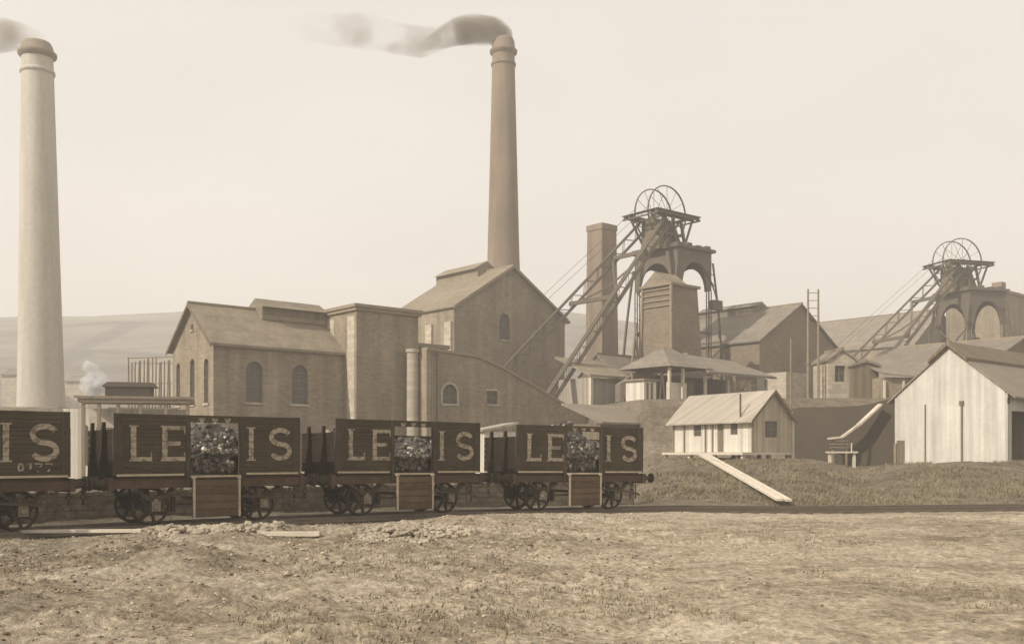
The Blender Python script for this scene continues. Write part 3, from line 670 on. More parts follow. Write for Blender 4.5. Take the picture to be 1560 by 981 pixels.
# tower
o2 = Vector((-11.93, 75.54, 0))
t2 = thing('winding_tower', 'square flat-topped stone tower with a sunlit left face joined to the gabled house', 'building', (o2.x, o2.y, -.6), A)
MB().box(0, 5.8, 0, 8, 0, 13.35).build('wall', 'brick', t2)
m = MB(); m.box(-.18, 5.98, -.18, 8.18, 13.353, 13.6); m.box(-.3, 6.1, -.3, 8.3, 13.603, 13.85); m.build('cornice', 'cornice', t2)
m = MB(); m.box(-.03, -.002, .25, 1.3, 0, 13.0); m.box(-.03, -.002, 3.3, 4.3, 0, 13.0); m.build('pilaster', 'pale_stone', t2)
m = MB(); m.panel(arch(2.2, 3.2, 2, 7.2), [], FRONT(-.02), .015); m.build('blocked_doorway', 'brick_dark', t2)
# flat-topped block behind
o3 = W(628, 600, 83.5); t3 = thing('boiler_house_block', 'small flat-roofed block showing just above the wing with arched openings', 'building', (o3.x, o3.y, -.6), A)
MB().box(0, 3.4, 0, 5, 0, 11.4).build('wall', 'brick_dark', t3)
m = MB(); m.box(-.3, 3.8, -.3, 5.3, 11.404, 11.75); m.build('roof_slab', 'cornice', t3)
# low wing with sloping coping
o4 = Vector((-6.7, 77.26, 0)); z0 = -.6
t4 = thing('works_wing', 'low stone wing with coping sloping down right, one arched and one square window', 'building', (o4.x, o4.y, z0), A)
prof = [(5, 9.62), (7.8, 8.85), (10, 8.0), (12, 7.2), (14.5, 6.2), (16.7, 5.45), (19.5, 4.9)]
holes = [arch(1.55, 3.0, 5.75-z0, 7.3-z0), arch(6.15, 7.3, 5.85-z0, 6.95-z0, flat=True)]
m = MB(); m.panel([(0, 0), (19.5, 0)] + [(a, z - z0) for a, z in reversed(prof)] + [(0, 9.9-z0)], holes, FRONT(0), .6)
m.box(0, .5, .6, 5, 0, 9.85-z0); m.box(0, 7.5, 4.6, 5, 0, 8.6-z0); m.build('wall', 'brick', t4)
for h in holes:
    window(t4, h, FRONT(0), .4)
m = MB()
xs4 = [i0 for i0 in holes[0]]
cx4 = 2.275; r4 = .725
for k in range(11):
    a0, a1 = math.pi*k/11, math.pi*(k+1)/11
    m.hexa([(cx4+r4*math.cos(a0), -.05, 7.3-z0-r4+r4*math.sin(a0)), (cx4+(r4+.17)*math.cos(a0), -.05, 7.3-z0-r4+(r4+.17)*math.sin(a0)), (cx4+(r4+.17)*math.cos(a1), -.05, 7.3-z0-r4+(r4+.17)*math.sin(a1)), (cx4+r4*math.cos(a1), -.05, 7.3-z0-r4+r4*math.sin(a1))],
           [(cx4+r4*math.cos(a0), -.003, 7.3-z0-r4+r4*math.sin(a0)), (cx4+(r4+.17)*math.cos(a0), -.003, 7.3-z0-r4+(r4+.17)*math.sin(a0)), (cx4+(r4+.17)*math.cos(a1), -.003, 7.3-z0-r4+(r4+.17)*math.sin(a1)), (cx4+r4*math.cos(a1), -.003, 7.3-z0-r4+r4*math.sin(a1))])
m.box(cx4-r4-.17, cx4-r4, -.05, -.003, 5.75-z0, 7.3-z0-r4); m.box(cx4+r4, cx4+r4+.17, -.05, -.003, 5.75-z0, 7.3-z0-r4)
m.build('window_surround', 'pale_stone', t4)
m = MB(); m.box(7.3, 7.46, -.05, -.003, 5.85-z0, 7.0-z0); m.box(6.0, 7.3, -.05, -.003, 6.952-z0, 7.1-z0); m.build('window_surround', 'pale_stone', t4)
m = MB(); pr = [(0, 9.9)] + prof
for (a, za), (b, zb_) in zip(pr, pr[1:]): m.hexa([(a, -.12, za-z0+.003), (b, -.12, zb_-z0+.003), (b, .7, zb_-z0+.003), (a, .7, za-z0+.003)], [(a, -.12, za-z0+.2), (b, -.12, zb_-z0+.2), (b, .7, zb_-z0+.2), (a, .7, za-z0+.2)])
m.build('coping', 'cornice', t4)
m = MB(); m.hexa([(.5, .71, 9.6-z0), (7.5, .71, 8.6-z0), (7.5, 4.58, 8.5-z0), (.5, 4.58, 9.5-z0)], [(.5, .71, 9.75-z0), (7.5, .71, 8.75-z0), (7.5, 4.58, 8.65-z0), (.5, 4.58, 9.65-z0)]); m.build('roof', 'slate', t4)
m = MB(); m.tube((-.5, 1.2, 0), (-.5, 1.2, 9.75-z0), .48, .44, 20); m.tube((-.5, 1.2, 9.75-z0), (-.5, 1.2, 10.0-z0), .55, .55, 20); m.build('round_pilaster', 'pale_stone', t4)
for x in (.55, 1.0):
    m = MB(); m.tube((x, -.1, 0), (x, -.1, 9.6-z0), .07, .07, 8); m.box(x-.13, x+.13, -.2, -.01, 9.5-z0, 9.75-z0); m.build('downpipe', 'frame' if x > .7 else 'iron', t4)

# big gabled engine house
o5 = Vector((-5.87, 100, 0)); z5 = 2.0
t5, r5, ze5, zr5 = house('winding_engine_house', 'tall gabled winding house with one high arched window before the smoking chimney', 'building', o5, A, 15.6, 11.9, z5, 16.7, 21.6, 'y', wall='brick',
    fh=[arch(6.0, 7.5, 13.8, 16.6)], over=.25)
m = MB(); q5 = z5
pts = [(7.8 + x, 4.2, z - q5) for x, z in ((-1.3, 20.9), (-1.3, 22.0), (-1.7, 21.9), (0, 22.9), (1.7, 21.9), (1.3, 22.0), (1.3, 20.9), (0, 21.6))]
m.prism(pts, (0, 7.6, 0)); m.build('ridge_vent', 'slate', r5)
m = MB()
for x in (.003, ): 
    for y in (.3, 3.6, 7.0, 10.4): m.box(-.25, -.003, y, y+1.1, 0, 13.2)
m.build('buttress', 'pale_stone', t5)
m = MB(); kx = 4.9/7.8
m.prism([(-.25, -.27, 16.7-z5-.25*kx-.1), (7.8, -.27, 21.6-z5-.1), (15.85, -.27, 16.7-z5-.25*kx-.1), (15.85, -.27, 16.7-z5-.25*kx+.22), (7.8, -.27, 21.6-z5+.24), (-.25, -.27, 16.7-z5-.25*kx+.22)], (0, -.08, 0))
m.box(15.5, 16.2, -.3, .3, 14.3, 14.6); m.build('gable_coping', 'cornice', r5)

# chimneys
def chimney(label, px, pyb, pyt, Y, r_base, r_top, matn, lean=(0, 0), base=False, bands=()):
    X = onx(px, Y); zb = 5.0 if Y > 90 else 0; H = zof(pyt, Y) - zb
    t = thing('chimney_stack', label, 'chimney', (X, Y, zb), 0, 'round brick chimney stacks of the colliery')
    def rr(z): return r_base + (r_top - r_base) * (z / H) ** .9
    prof = [(rr(H*k/24), H*k/24) for k in range(24)] 
    m = MB().lathe(prof, 40, lean=lean); m.build('shaft', matn, t)
    m = MB(); zc = H*23/24
    m.lathe([(rr(zc), zc-.02), (rr(zc)+.32, zc+.25), (rr(zc)+.36, zc+.55), (rr(zc)+.1, zc+.75), (rr(zc)*.97, H-.3), (rr(zc)*.86, H), (rr(zc)*.6, H), (rr(zc)*.6, H-.6)], 40, lean=lean)
    m.build('crown', 'crown_' + matn if matn == 'stack' else matn, t)
    for z in bands:
        m = MB(); m.lathe([(rr(z)-.02, z-.25), (rr(z)+.14, z-.15), (rr(z)+.14, z+.15), (rr(z)-.02, z+.25)], 40, lean=lean, cap=False); m.build('string_course', matn, t)
    if base:
        m = MB(); m.box(-r_base-.5, r_base+.5, -r_base-.5, r_base+.5, -5, 1.0); m.box(-r_base-.9, r_base+.9, -r_base-.9, r_base+.9, 1.003, 1.35); m.build('plinth', 'brick', t)
    return t, H
c1, H1 = chimney('pale stout chimney stack cut against the sky near the left edge', 63, 605, 66, 100, 2.3, 1.46, 'stack', lean=(-.011, 0), base=True, bands=(35.4,))
c2, H2 = chimney('tall dark chimney stack trailing smoke behind the gabled winding house', 767, 410, 60, 130, 2.75, 1.42, 'stack_dark', bands=(48.0,))
# square stack
o6 = Vector((10.8, 118, 0)); t6 = thing('square_chimney', 'square brick stack standing behind the raking struts of the nearer headgear', 'chimney', (o6.x, o6.y, 5.5), A)
m = MB(); m.hexa([(-.25, -.25, 0), (2.75, -.25, 0), (2.75, 2.75, 0), (-.25, 2.75, 0)], [(0, 0, 23.2), (2.5, 0, 23.2), (2.5, 2.5, 23.2), (0, 2.5, 23.2)]); m.build('shaft', 'stack_dark', t6)
m = MB(); m.box(-.08, 2.58, -.08, 2.58, 23.203, 23.9); m.build('crown', 'stack_dark', t6)

# ------------------------------------------------------------------ headgear
def make_headgear(label):
    t = thing('pit_headgear', label, 'headgear', group='pit headgears with twin winding wheels')
    for y in (-.95, .95):
        m = MB(); m.ring((0, 0, 0), 'y', 2.95, .07, 56, 6, w=.11); m.tube((0, -.25, 0), (0, .25, 0), .28, .28, 14)
        for k in range(12):
            a = 2*math.pi*k/12; m.bar((.2*math.cos(a), 0, .2*math.sin(a)), (2.9*math.cos(a), 0, 2.9*math.sin(a)), .035)
        wh = m.build('winding_wheel', 'iron', t); wh.location = (0, y, 21.7)
        m = MB(); m.bar((-2.9, y, 22.1), (-21, y*.8, 7.5), .03); m.build('winding_rope', 'iron', t)
    MB().tube((0, -1.5, 21.7), (0, 1.5, 21.7), .14, .14, 10).build('axle', 'iron', t)
    m = MB()
    for y in (-2.3, -1.55, 1.55, 2.3): m.box(-3.2, 3.6, y-.11, y+.11, 21.2, 21.5)
    for x in (-3.2, -1.6, 1.6, 3.4): m.box(x, x+.14, -2.6, 2.6, 21.04, 21.195)
    m.box(-3.3, 3.7, -2.6, -1.7, 21.503, 21.57); m.box(-3.3, 3.7, 1.7, 2.6, 21.503, 21.57); m.box(-3.3, -2.9+.2, -1.69, 1.69, 21.503, 21.57); m.box(3.1, 3.7, -1.69, 1.69, 21.503, 21.57)
    m.build('platform', 'iron', t)
    # head frame between portal deck and wheel platform
    m = MB()
    for y in (-1.55, 1.55):
        for x in (-1.0, .3, 1.5): m.bar((x*1.25+.3, y*1.1, 17.7), (x, y, 21.1), .26)
        m.bar((-1.2, y, 17.9), (1.4, y, 21), .16); m.bar((2.0, y, 17.9), (-.8, y, 21), .16); m.bar((-.9, y, 19.4), (1.9, y, 19.4), .22)
        m.bar((2.0, y, 18), (3.3, y, 21.1), .18); m.bar((-1.0, y, 18.4), (-3.0, y, 21.1), .18)
    for x in (-1.0, 1.5): m.bar((x, -1.55, 19.4), (x, 1.55, 19.4), .18); m.bar((x, -1.55, 18), (x, 1.55, 21), .1); m.bar((x, 1.55, 18), (x, -1.55, 21), .1)
    m.build('head_frame', 'iron', t)
    m = MB(); m.hexa([(-1.7, -1.4, 17.72), (2.2, -1.4, 17.72), (2.2, 1.4, 17.72), (-1.7, 1.4, 17.72)], [(-1.5, -.75, 21.0), (1.4, -.75, 21.0), (1.4, .75, 21.0), (-1.5, .75, 21.0)]); m.build('rope_housing', 'boards', t)
    # raking legs: lattice box girders down to the winding house
    ends = []
    for s in (-1, 1):
        top = Vector((-.6, s*1.65, 21.0)); foot = Vector((-21.65, s*5.65, 0)); m = MB()
        d = (foot - top).normalized(); sd_ = d.cross(Vector((0, 0, 1))).normalized(); up = sd_.cross(d).normalized()
        def cnr(f, a, b): return top.lerp(foot, f) + sd_ * a * .13 + up * b * (.5)
        for a in (-1, 1):
            for b in (-1, 1): m.bar(cnr(0, a, b), cnr(1, a, b), .18)
        n = 26
        for k in range(n):
            f0, f1 = k/n, (k+1)/n; e = 1 if k % 2 else -1
            for a in (-1, 1): m.bar(cnr(f0, a, e), cnr(f1, a, -e), .045)
            m.bar(cnr(f0, -1, 1), cnr(f0, 1, 1), .045)
        m.build('raking_leg', 'iron', t); ends.append((top, foot))
    m = MB()
    def on(s, f): return ends[s][0].lerp(ends[s][1], f)
    for f in (.2, .45): m.bar(on(0, f), on(1, f), .28, .4)
    for f0, f1 in ((.2, .45),):
        for a, b in ((0, 1), (1, 0)):
            p, q = on(a, f0), on(b, f1); pts = [p.lerp(q, k/8) + Vector((0, 0, -.9*math.sin(math.pi*k/8)*(1 if f0 < .4 else 0.4))) for k in range(9)]; m.path(pts, .18)
    m.build('cross_brace', 'iron', t)
    # portal with arched plate girders
    X0, X1, Y0, Y1 = -.75, 4.75, -3.1, 3.1; ZT = 17.7
    pt = []
    def archcut(a0, a1, zlow, zap, n=12):
        c = (a0+a1)/2; r = (a1-a0)/2; return [(c + r*math.cos(math.pi*k/n), zlow + (zap-zlow)*math.sin(math.pi*k/n)) for k in range(n+1)]
    m = MB()
    for f, (a0, a1) in ((FRONT(Y0), (X0, X1)), (FRONT(Y1-.12), (X0, X1)), (LEFT(X0), (Y0+.13, Y1-.13)), (LEFT(X1-.12), (Y0+.13, Y1-.13))):
        cut = archcut(a0+.75, a1-.75, 13.6, 16.4)
        m.panel([(a0, 13.6), (a0, ZT), (a1, ZT), (a1, 13.6)] + cut, [], f, .12)
    m.build('arched_girder', 'iron', t)
    m = MB(); m.box(X0-.35, X1+.35, Y0-.35, Y1+.35, ZT+.003, ZT+.32)
    for k in range(4): m.box(X0-.2+k*1.5, X0+.5+k*1.5, Y0-.3, Y1+.3, ZT+.324, ZT+.5+.1*(k % 2))
    m.build('deck', 'iron', t)
    for x in (X0+.2, X1-.2):
        for y in (Y0+.2, Y1-.2):
            m = MB(); sx = 1 if x > 2 else -1; sy = 1 if y > 0 else -1
            for dx, dy in ((-.18, -.18), (.18, -.18), (.18, .18), (-.18, .18)): m.bar((x+dx, y+dy, 0), (x+dx, y+dy, 13.598), .09)
            for k in range(16): z = .8*k + .4; m.bar((x-.18, y-.18*(1 if k % 2 else -1), z), (x+.18, y+.18*(1 if k % 2 else -1), z+.8), .04); m.bar((x-.18, y+.18, z), (x+.18, y+.18, z), .04)
            m.build('portal_post', 'iron', t)
    # bowed outer struts on the shaft side
    for y in (Y0-.1, Y1+.1):
        pts = [(X1 + .1 + 1.5*math.sin(min(1, k/9)*math.pi*.5), y, 16.6 - k*1.35) for k in range(13)]
        pts2 = [(X1 - 2.1 + 3.3*math.sin(min(1, k/7)*math.pi*.5), y, 16.4 - .5*k - .02*k*k*3) for k in range(9)]
        m = MB(); m.path(pts, .16); m.path(pts2, .12)
        for k in range(1, 8): m.bar(pts[k], pts2[k], .06)
        m.box(X1-.05, X1+1.35, y-.35, y+.35, 11.6, 12.6); m.build('bowed_strut', 'iron', t)
        ptl = [(X0 - .1 - 1.9*math.sin(k/12*math.pi*.5), y, 16.0 - k*1.32) for k in range(13)]; m = MB(); m.path(ptl, .2); m.build('bowed_strut', 'iron', t)
    m = MB()
    for z in (4.5, 9.0):
        m.bar((X0, Y0+.2, z), (X1, Y0+.2, z), .2); m.bar((X0+.2, Y0, z), (X0+.2, Y1, z), .2); m.bar((X0, Y1-.2, z), (X1, Y1-.2, z), .2)
    for z in (0, 4.5, 9): m.bar((X0+.2, Y0+.2, z), (X0+.2, Y1-.2, z+4.5), .12); m.bar((X0+.2, Y1-.2, z), (X0+.2, Y0+.2, z+4.5), .12)
    m.build('portal_bracing', 'iron', t)
    return t
h1 = make_headgear('nearer and darker pit headgear, its legs crossing in front of the tall winding house gable')
h1.location = (16.05, 106.5, 5.8); h1.rotation_euler = (0, 0, R(39))
h2 = copy_tree(h1); h2['label'] = 'farther hazy pit headgear at the right, rising behind the white shed'
h2.location = (57.4, 127, 4.6); h2.rotation_euler = (0, 0, R(16))

# tapered timber and brick air tower in front of the headgear
o7 = Vector((15.5, 96, 0)); t7 = thing('fan_tower', 'tapering tower with slatted left face and dark right face below the nearer winding wheels', 'tower', (o7.x, o7.y, 5.6), A)
zt = 12.6
m = MB(); m.hexa([(-.55, -.55, 0), (4.7, -.55, 0), (4.7, 4.3, 0), (-.55, 4.3, 0)], [(0, 0, zt), (4.05, 0, zt), (4.05, 3.7, zt), (0, 3.7, zt)]); m.build('wall', 'brick_dark', t7)
m = MB()
for k in range(4):
    z = zt - .35 - k*.55; o = .55 * (1 - z/zt); m.box(-.14-o, -.01-o+.05, .0, 3.65, z, z+.14)
m.build('louvre', 'timber', t7)
for y in (-.1, 3.55):
    m = MB(); m.bar((-.62, y-.5*(y < 1), 0), (-.08, y, zt), .25); m.build('corner_post', 'timber', t7)
m = MB(); m.box(-.25, 4.3, -.25, 3.95, zt+.003, zt+.25); m.build('cap_slab', 'cornice', t7)
m = MB(); m.prism([(-.1, .3, zt+.25), (-.1, 3.6, zt+.25), (-.1, 1.95, zt+1.55)], (3.2, 0, 0)); m.build('cap_roof', 'slate', t7)
m = MB(); m.box(1.4, 2.1, -.41, -.36, 5.9, 6.05) ; m.build('sign_board', 'timber_pale', t7)

# ------------------------------------------------------------------ yard behind and to the right
def shed(name, label, cat, px, Y, Lx, Ly, zb, ze, zr, axis, wall, roof, **k): return house(name, label, cat, Vector((onx(px, Y), Y, 0)), A, Lx, Ly, zb, ze, zr, axis, wall, roof, **k)
# screens building between headgears
t8, r8, ze8, zr8 = house('screens_building', 'large gabled hall with dark right end and long roof vent, left of the twin poles', 'building', Vector((26.4, 105, 0)), A, 15.3, 15.5, 5, 13.8, 18.3, 'y', 'brick_dark', 'slate_light', over=.3)
m = MB(); pts = [(7.65+x, 5.0, z-5) for x, z in ((-.9, 17.9), (-.9, 18.7), (-1.2, 18.7), (0, 19.3), (1.2, 18.7), (.9, 18.7), (.9, 17.9), (0, 18.4))]; m.prism(pts, (0, 8.5, 0)); m.build('ridge_vent', 'slate_light', r8)
m = MB(); m.box(-.5, 3.2, -3.6, -.02, 0, 5.2); m.build('side_wall', 'pale_stone', t8)
house('long_hall', 'long pale roofed hall far back behind the raking legs of the farther headgear', 'building', Vector((onx(1392, 139), 139, 0)), A, 15, 27, 5, 17.2, 22.6, 'y', 'brick', 'slate_light')
house('winding_house', 'hazy roofed building at the right edge behind the white shed ridge', 'building', Vector((onx(1500, 112), 112, 0)), A, 16, 16, 5, 11.8, 15.2, 'y', 'brick', 'slate_light')
m = MB(); tb = thing('boiler_block', 'flat-topped far block with a small stack at the right edge of the yard', 'building', (onx(1527, 138), 138, 5), A)
MB().box(0, 14, 0, 8, 0, 19.3).build('wall', 'brick', tb); MB().box(-.3, 14.3, -.3, 8.3, 19.304, 19.7).build('parapet', 'cornice', tb); MB().box(2.2, 3.6, 1, 2.4, 19.704, 21.2).build('chimney', 'brick_dark', tb)
house('lean_to_roofs', 'long low roofed store to the right behind the white shed', 'building', Vector((onx(1478, 86), 86, 0)), A, 22, 12, 5, 8.6, 12.6, 'y', 'boards', 'slate_light')
# open pavilion and long lean-to shed
op = Vector((onx(1020, 84), 84, 0))
t9 = thing('open_shed', 'open-fronted shed with hipped roof and long lean-to, behind the small white hut', 'shed', (op.x, op.y, 6), A)
m = MB(); za, zb9 = 3.2, 5.2
m.add([(-.5, -.5, za), (5.6, -.5, za), (5.6, 5.6, za), (-.5, 5.6, za), (2.2, 2.6, zb9), (3.1, 2.6, zb9)], [(0, 1, 5, 4), (1, 2, 5), (2, 3, 4, 5), (3, 0, 4), (3, 2, 1, 0)]); m.build('hipped_roof', 'slate_light', t9)
m = MB(); m.hexa([(4.2, -.9, 2.75), (14.5, -.9, 2.75), (14.5, 4.5, 4.7), (5.61, 4.5, 4.9)], [(4.2, -.9, 2.95), (14.5, -.9, 2.95), (14.5, 4.5, 4.9), (5.61, 4.5, 5.1)]); m.build('lean_to_roof', 'slate_light', t9)
for x in (0, 1.8, 4.9, 8.2, 11.4, 14.1):
    m = MB(); m.box(x, x+.22, 0, .22, -.6, 3.15 if x < 5 else 2.74); m.build('post', 'timber_pale', t9)
m = MB(); m.box(0, 14, 4.2, 4.4, -.6, 2.9); m.build('back_wall', 'brick_dark', t9)
m = MB(); m.box(9.3, 14.0, 1.0, 1.1, -.4, 2.4); m.build('screen_panel', 'tin', t9)
m = MB(); m.box(.3, 2.9, .5, .6, -.6, 1.9); m.build('screen_panel', 'white_boards', t9)
m = MB(); m.box(3.2, 5.0, 1.4, 3.0, -.3, 2.1); m.build('coal_bin', 'boards', t9)
# tangle of branches
sb = W(1128, 602, 79); tt = thing('leafless_bush', 'dark leafless bush growing in front of the open shed', 'bush', (sb.x, sb.y, 5.9))
m = MB(); rnd = random.Random(4)
def twig(p, d, l, r, lv):
    q = p + d * l; m.tube(p, q, r, r*.6, 5, cap=False)
    if lv < 4:
        for _ in range(3): twig(q, (d + Vector((rnd.uniform(-.8, .8), rnd.uniform(-.8, .8), rnd.uniform(-.35, .5)))).normalized(), l*.72, r*.6, lv+1)
for _ in range(5): twig(Vector((rnd.uniform(-.4, .4), rnd.uniform(-.3, .3), -.2)), Vector((rnd.uniform(-.6, .6), rnd.uniform(-.4, .4), 1)).normalized(), .72, .05, 0)
m.build('branches', 'timber', tt)
# pale small buildings left of the pavilion
ph = Vector((onx(897, 90), 90, 0))
t10 = thing('chute_house', 'low pale-fronted shed with dark lean-to roof between the square stack and the headgear', 'shed', (ph.x, ph.y, 5.8), A)
MB().box(0, 4.2, 0, 4, 0, 2.9).build('wall', 'tin', t10)
m = MB(); m.hexa([(-.3, -.5, 2.95), (5.4, -.5, 2.95), (5.4, 4.2, 4.9), (-.3, 4.2, 4.9)], [(-.3, -.5, 3.15), (5.4, -.5, 3.15), (5.4, 4.2, 5.1), (-.3, 4.2, 5.1)]); m.build('roof', 'slate', t10)
for x in (-.05, 4.3): MB().box(x, x+.3, -.32, -.02, 0, 2.9).build('post', 'timber_pale', t10)
cs = W(945, 602, 88); tcc = thing('coal_chute', 'sloping covered coal chute on timber trestles below the tapering tower', 'chute', (cs.x, cs.y, 5.8), R(10))
m = MB(); m.hexa([(0, 0, .6), (0, 1.6, .6), (4.6, 1.6, 4.2), (4.6, 0, 4.2)], [(0, 0, 2.2), (0, 1.6, 2.2), (4.6, 1.6, 5.2), (4.6, 0, 5.2)]); m.build('trough', 'slate_light', tcc)
for x, h in ((1.0, 1.4), (2.4, 2.5), (3.9, 3.6)):
    m = MB(); m.bar((x-.25, .1, -.3), (x, .1, h), .14); m.bar((x+.4, .1, -.3), (x, .1, h), .14); m.bar((x-.25, 1.5, -.3), (x, 1.5, h), .14); m.build('trestle', 'timber_pale', tcc)
hs = W(985, 606, 80); th_ = thing('weigh_cabin', 'small white boarded cabin with narrow dark gaps beside the open shed', 'cabin', (hs.x-.2, hs.y, 5.8), A)
MB().box(0, 1.5, 0, 2, 0, 1.9).build('wall', 'white_boards', th_); m = MB(); m.box(-.2, 1.7, -.2, 2.2, 1.904, 2.05); m.build('roof', 'slate', th_)
for k in range(2): MB().box(.3+.5*k, .55+.5*k, -.03, -.003, .3, 1.7).build('door_gap', 'boards', th_)
house('banking_shed', 'hazy low roofed shed squeezed between the nearer headgear legs and tapering tower', 'shed', Vector((onx(938, 97), 97, 0)), A, 5.5, 5, 5.8, 9.6, 11.6, 'x', 'boards', 'slate_light', over=.2)
ck = thing('crane_post', 'leaning jib pole with stay beside the square brick stack', 'crane', (onx(956, 92), 92, 5.6), A)
m = MB(); m.tube((0, 0, 0), (1.2, 0, 8.5), .14, .1, 8); m.tube((2.6, 0, 0), (1.0, 0, 7.2), .09, .08, 8); m.build('mast', 'timber', ck)
wc = thing('wagon_hut', 'little white-roofed hut peeping over the gap between third and last wagons', 'hut', (onx(738, 44), 44, -.1), R(22))
MB().box(0, 1.5, 0, 1.6, 0, 2.85).build('wall', 'white_boards', wc)
m = MB(); m.hexa([(-.15, -.15, 2.86), (1.6, -.15, 3.2), (1.6, 1.75, 3.2), (-.15, 1.75, 2.86)], [(-.15, -.15, 2.95), (1.6, -.15, 3.3), (1.6, 1.75, 3.3), (-.15, 1.75, 2.95)]); m.build('roof', 'tin', wc)
m = MB(); rnd = random.Random(77)
for k in range(260):
    q = rnd.random() ** .5; a_ = rnd.uniform(0, 6.28); x = 1.1*q*math.cos(a_); m.lump((x, .8*q*math.sin(a_), rnd.uniform(.2, .9) * (3.05 - 2.2*q)), rnd.uniform(.12, .25), rnd.random())
m.lathe([(1.15, -.2), (.9, 1.2), (.5, 2.4), (.1, 2.8)], 14)
o = m.build('stone_heap', 'stone'); o.location = (onx(497, 42), 42, 0); tag(o, 'pale heap of stone rising behind the gap between second and third wagons', 'stone heap')
# low pale roof before the embankment
lr = Vector((onx(915, 73), 73, 0)); tl = thing('lamp_room', 'low shed with a wide pale roof just above the last wagon', 'shed', (lr.x, lr.y, 0), A)
MB().box(0, 6.2, 0, 3.2, 0, 4.0).build('wall', 'boards', tl)
m = MB(); m.hexa([(-.3, -.4, 3.95), (6.6, -.4, 3.95), (5.6, 3.4, 5.45), (-.8, 3.4, 5.45)], [(-.3, -.4, 4.1), (6.6, -.4, 4.1), (5.6, 3.4, 5.6), (-.8, 3.4, 5.6)]); m.build('roof', 'tin_dark', tl)
# twin poles with rungs
tw = thing('ladder_pole', 'twin tall poles joined by rungs at the top, in front of the dark gable end', 'ladder', (onx(1239, 80), 80, 5.5), R(5))
for x in (-.44, .42): m = MB(); m.tube((x, 0, 0), (x, 0, 9.6), .13, .08, 8); m.build('pole', 'timber', tw)
for k in range(5): MB().bar((-.44, 0, 9.3-k*.62), (.42, 0, 9.3-k*.62), .05).build('rung', 'timber', tw)
MB().tube((-.44, 0, 3.5), (-.44, 0, 3.6), .2, .2, 8).build('insulator', 'timber', tw)
# small pale cabin with window and dark timber shed
house('signal_cabin', 'small pale cabin with one window beside the dark boarded shed', 'cabin', Vector((onx(1262, 80), 80, 0)), R(6), 2.3, 3, 5.6, 9.3, 10.1, 'y', 'pale_stone', 'slate_light', fh=[arch(.55, 1.45, 7.6, 8.9, flat=True)], over=.15, sills=False)
td, rd, _, _ = house('timber_shed', 'dark upright-boarded shed standing at the foot of the farther raking legs', 'shed', Vector((onx(1299, 79.5), 79.5, 0)), R(6), 2.2, 3, 5.6, 8.8, 9.1, 'y', 'boards', 'slate_light', over=.15)
tg = thing('lean_to_store', 'sagging sheet-roofed store between the dark boarded shed and the white shed', 'shed', (onx(1345, 78), 78, 5.6), R(8))
MB().box(0, 5, 0, 3, 0, 2.2).build('wall', 'brick', tg)
m = MB(); m.hexa([(-.2, -.4, 2.4), (5.2, -.4, 1.9), (5.2, 3.2, 3.1), (-.2, 3.2, 3.5)], [(-.2, -.4, 2.53), (5.2, -.4, 2.03), (5.2, 3.2, 3.23), (-.2, 3.2, 3.63)]); m.build('roof', 'tin_dark', tg)
for x in (0, 1.6, 3.2): MB().box(x, x+.15, -.2, -.05, 0, 1.95).build('post', 'timber_pale', tg)

# stacked sleepers pier at the foot of the embankment
ps = Vector((onx(1206, 69), 69, 1.2)); tps = thing('sleeper_stack', 'upright stack of cribbed sleepers against the dark embankment', 'timber stack', ps, R(10))
for k in range(15):
    m = MB(); z = k*.25
    m.box(0, .85, -.05 + .02*(k % 3), .75, z, z+.23); m.build('sleeper', 'timber_pale' if k % 2 else 'timber', tps)
# dark retaining wall
m = MB(); xs_ = [onx(1221, 67) + k * 1.0 for k in range(9)]
for q0, q1 in zip(xs_, xs_[1:]):
    def rw(x): k = (x - xs_[0]) / 8; return Vector((x, 67.2 - 1.5*k, -.5)), Vector((x, 67.9 - 1.5*k, 4.95 + .8*sm(.4, 1, k) + .06*fn(x, 0, 1.3, 2)))
    (a0, a1), (b0, b1) = rw(q0), rw(q1); dy = Vector((0, 1.6, 0)); m.hexa([a0, b0, b0 + dy, a0 + dy], [a1, b1, b1 + dy, a1 + dy])
tag(m.build('retaining_wall', mat('earth_revetment', (.085, .068, .047), var=.15, scale=.5)), 'dark retaining wall holding up the yard left of the white shed', 'wall')
# tipping stage and plank slide
ts = thing('tipping_ramp', 'pale plank ramp with a bent foot rising along the dark retaining wall', 'ramp', (onx(1262, 66), 66, zof(668, 66)), 0)
m = MB(); m.path([(0, 0, 0), (.9, 0, .1), (2.0, 0, .9), (3.6, .3, 2.3)], .5, .12); m.build('ramp_board', 'timber_pale', ts)
m = MB()
for k in range(3): m.bar((.1, 0, -.15-.22*k), (1.3, 0, -.15-.22*k), .3, .07)
m.build('side_rails', 'timber', ts)
for x, d in ((.3, 1.4), (1.2, 1.4)): MB().bar((x, 0, -.6-d), (x, 0, 0), .12).build('leg', 'timber', ts)
bt = thing('timber_bench', 'small pale trestle bench standing before the ramp', 'bench', (onx(1259, 60), 60, zof(712, 60)), 0)
MB().box(0, 1.85, -.2, .2, .88, .98).build('top', 'timber_pale', bt)
for x in (.12, 1.6): MB().box(x, x+.16, -.08, .08, -.3, .878).build('leg', 'timber_pale', bt)
MB().box(1.5, 1.56, -.03, .03, .983, 1.5).build('peg', 'timber_pale', bt)

# hut on the bank
hd = Vector((-.533, .846, 0)); ar = math.atan2(.533, .846)
hu = thing('cabin_hut', 'small white boarded hut with pale pitched roof on short posts on the bank', 'hut', (14.72, 60, 1.85), ar)
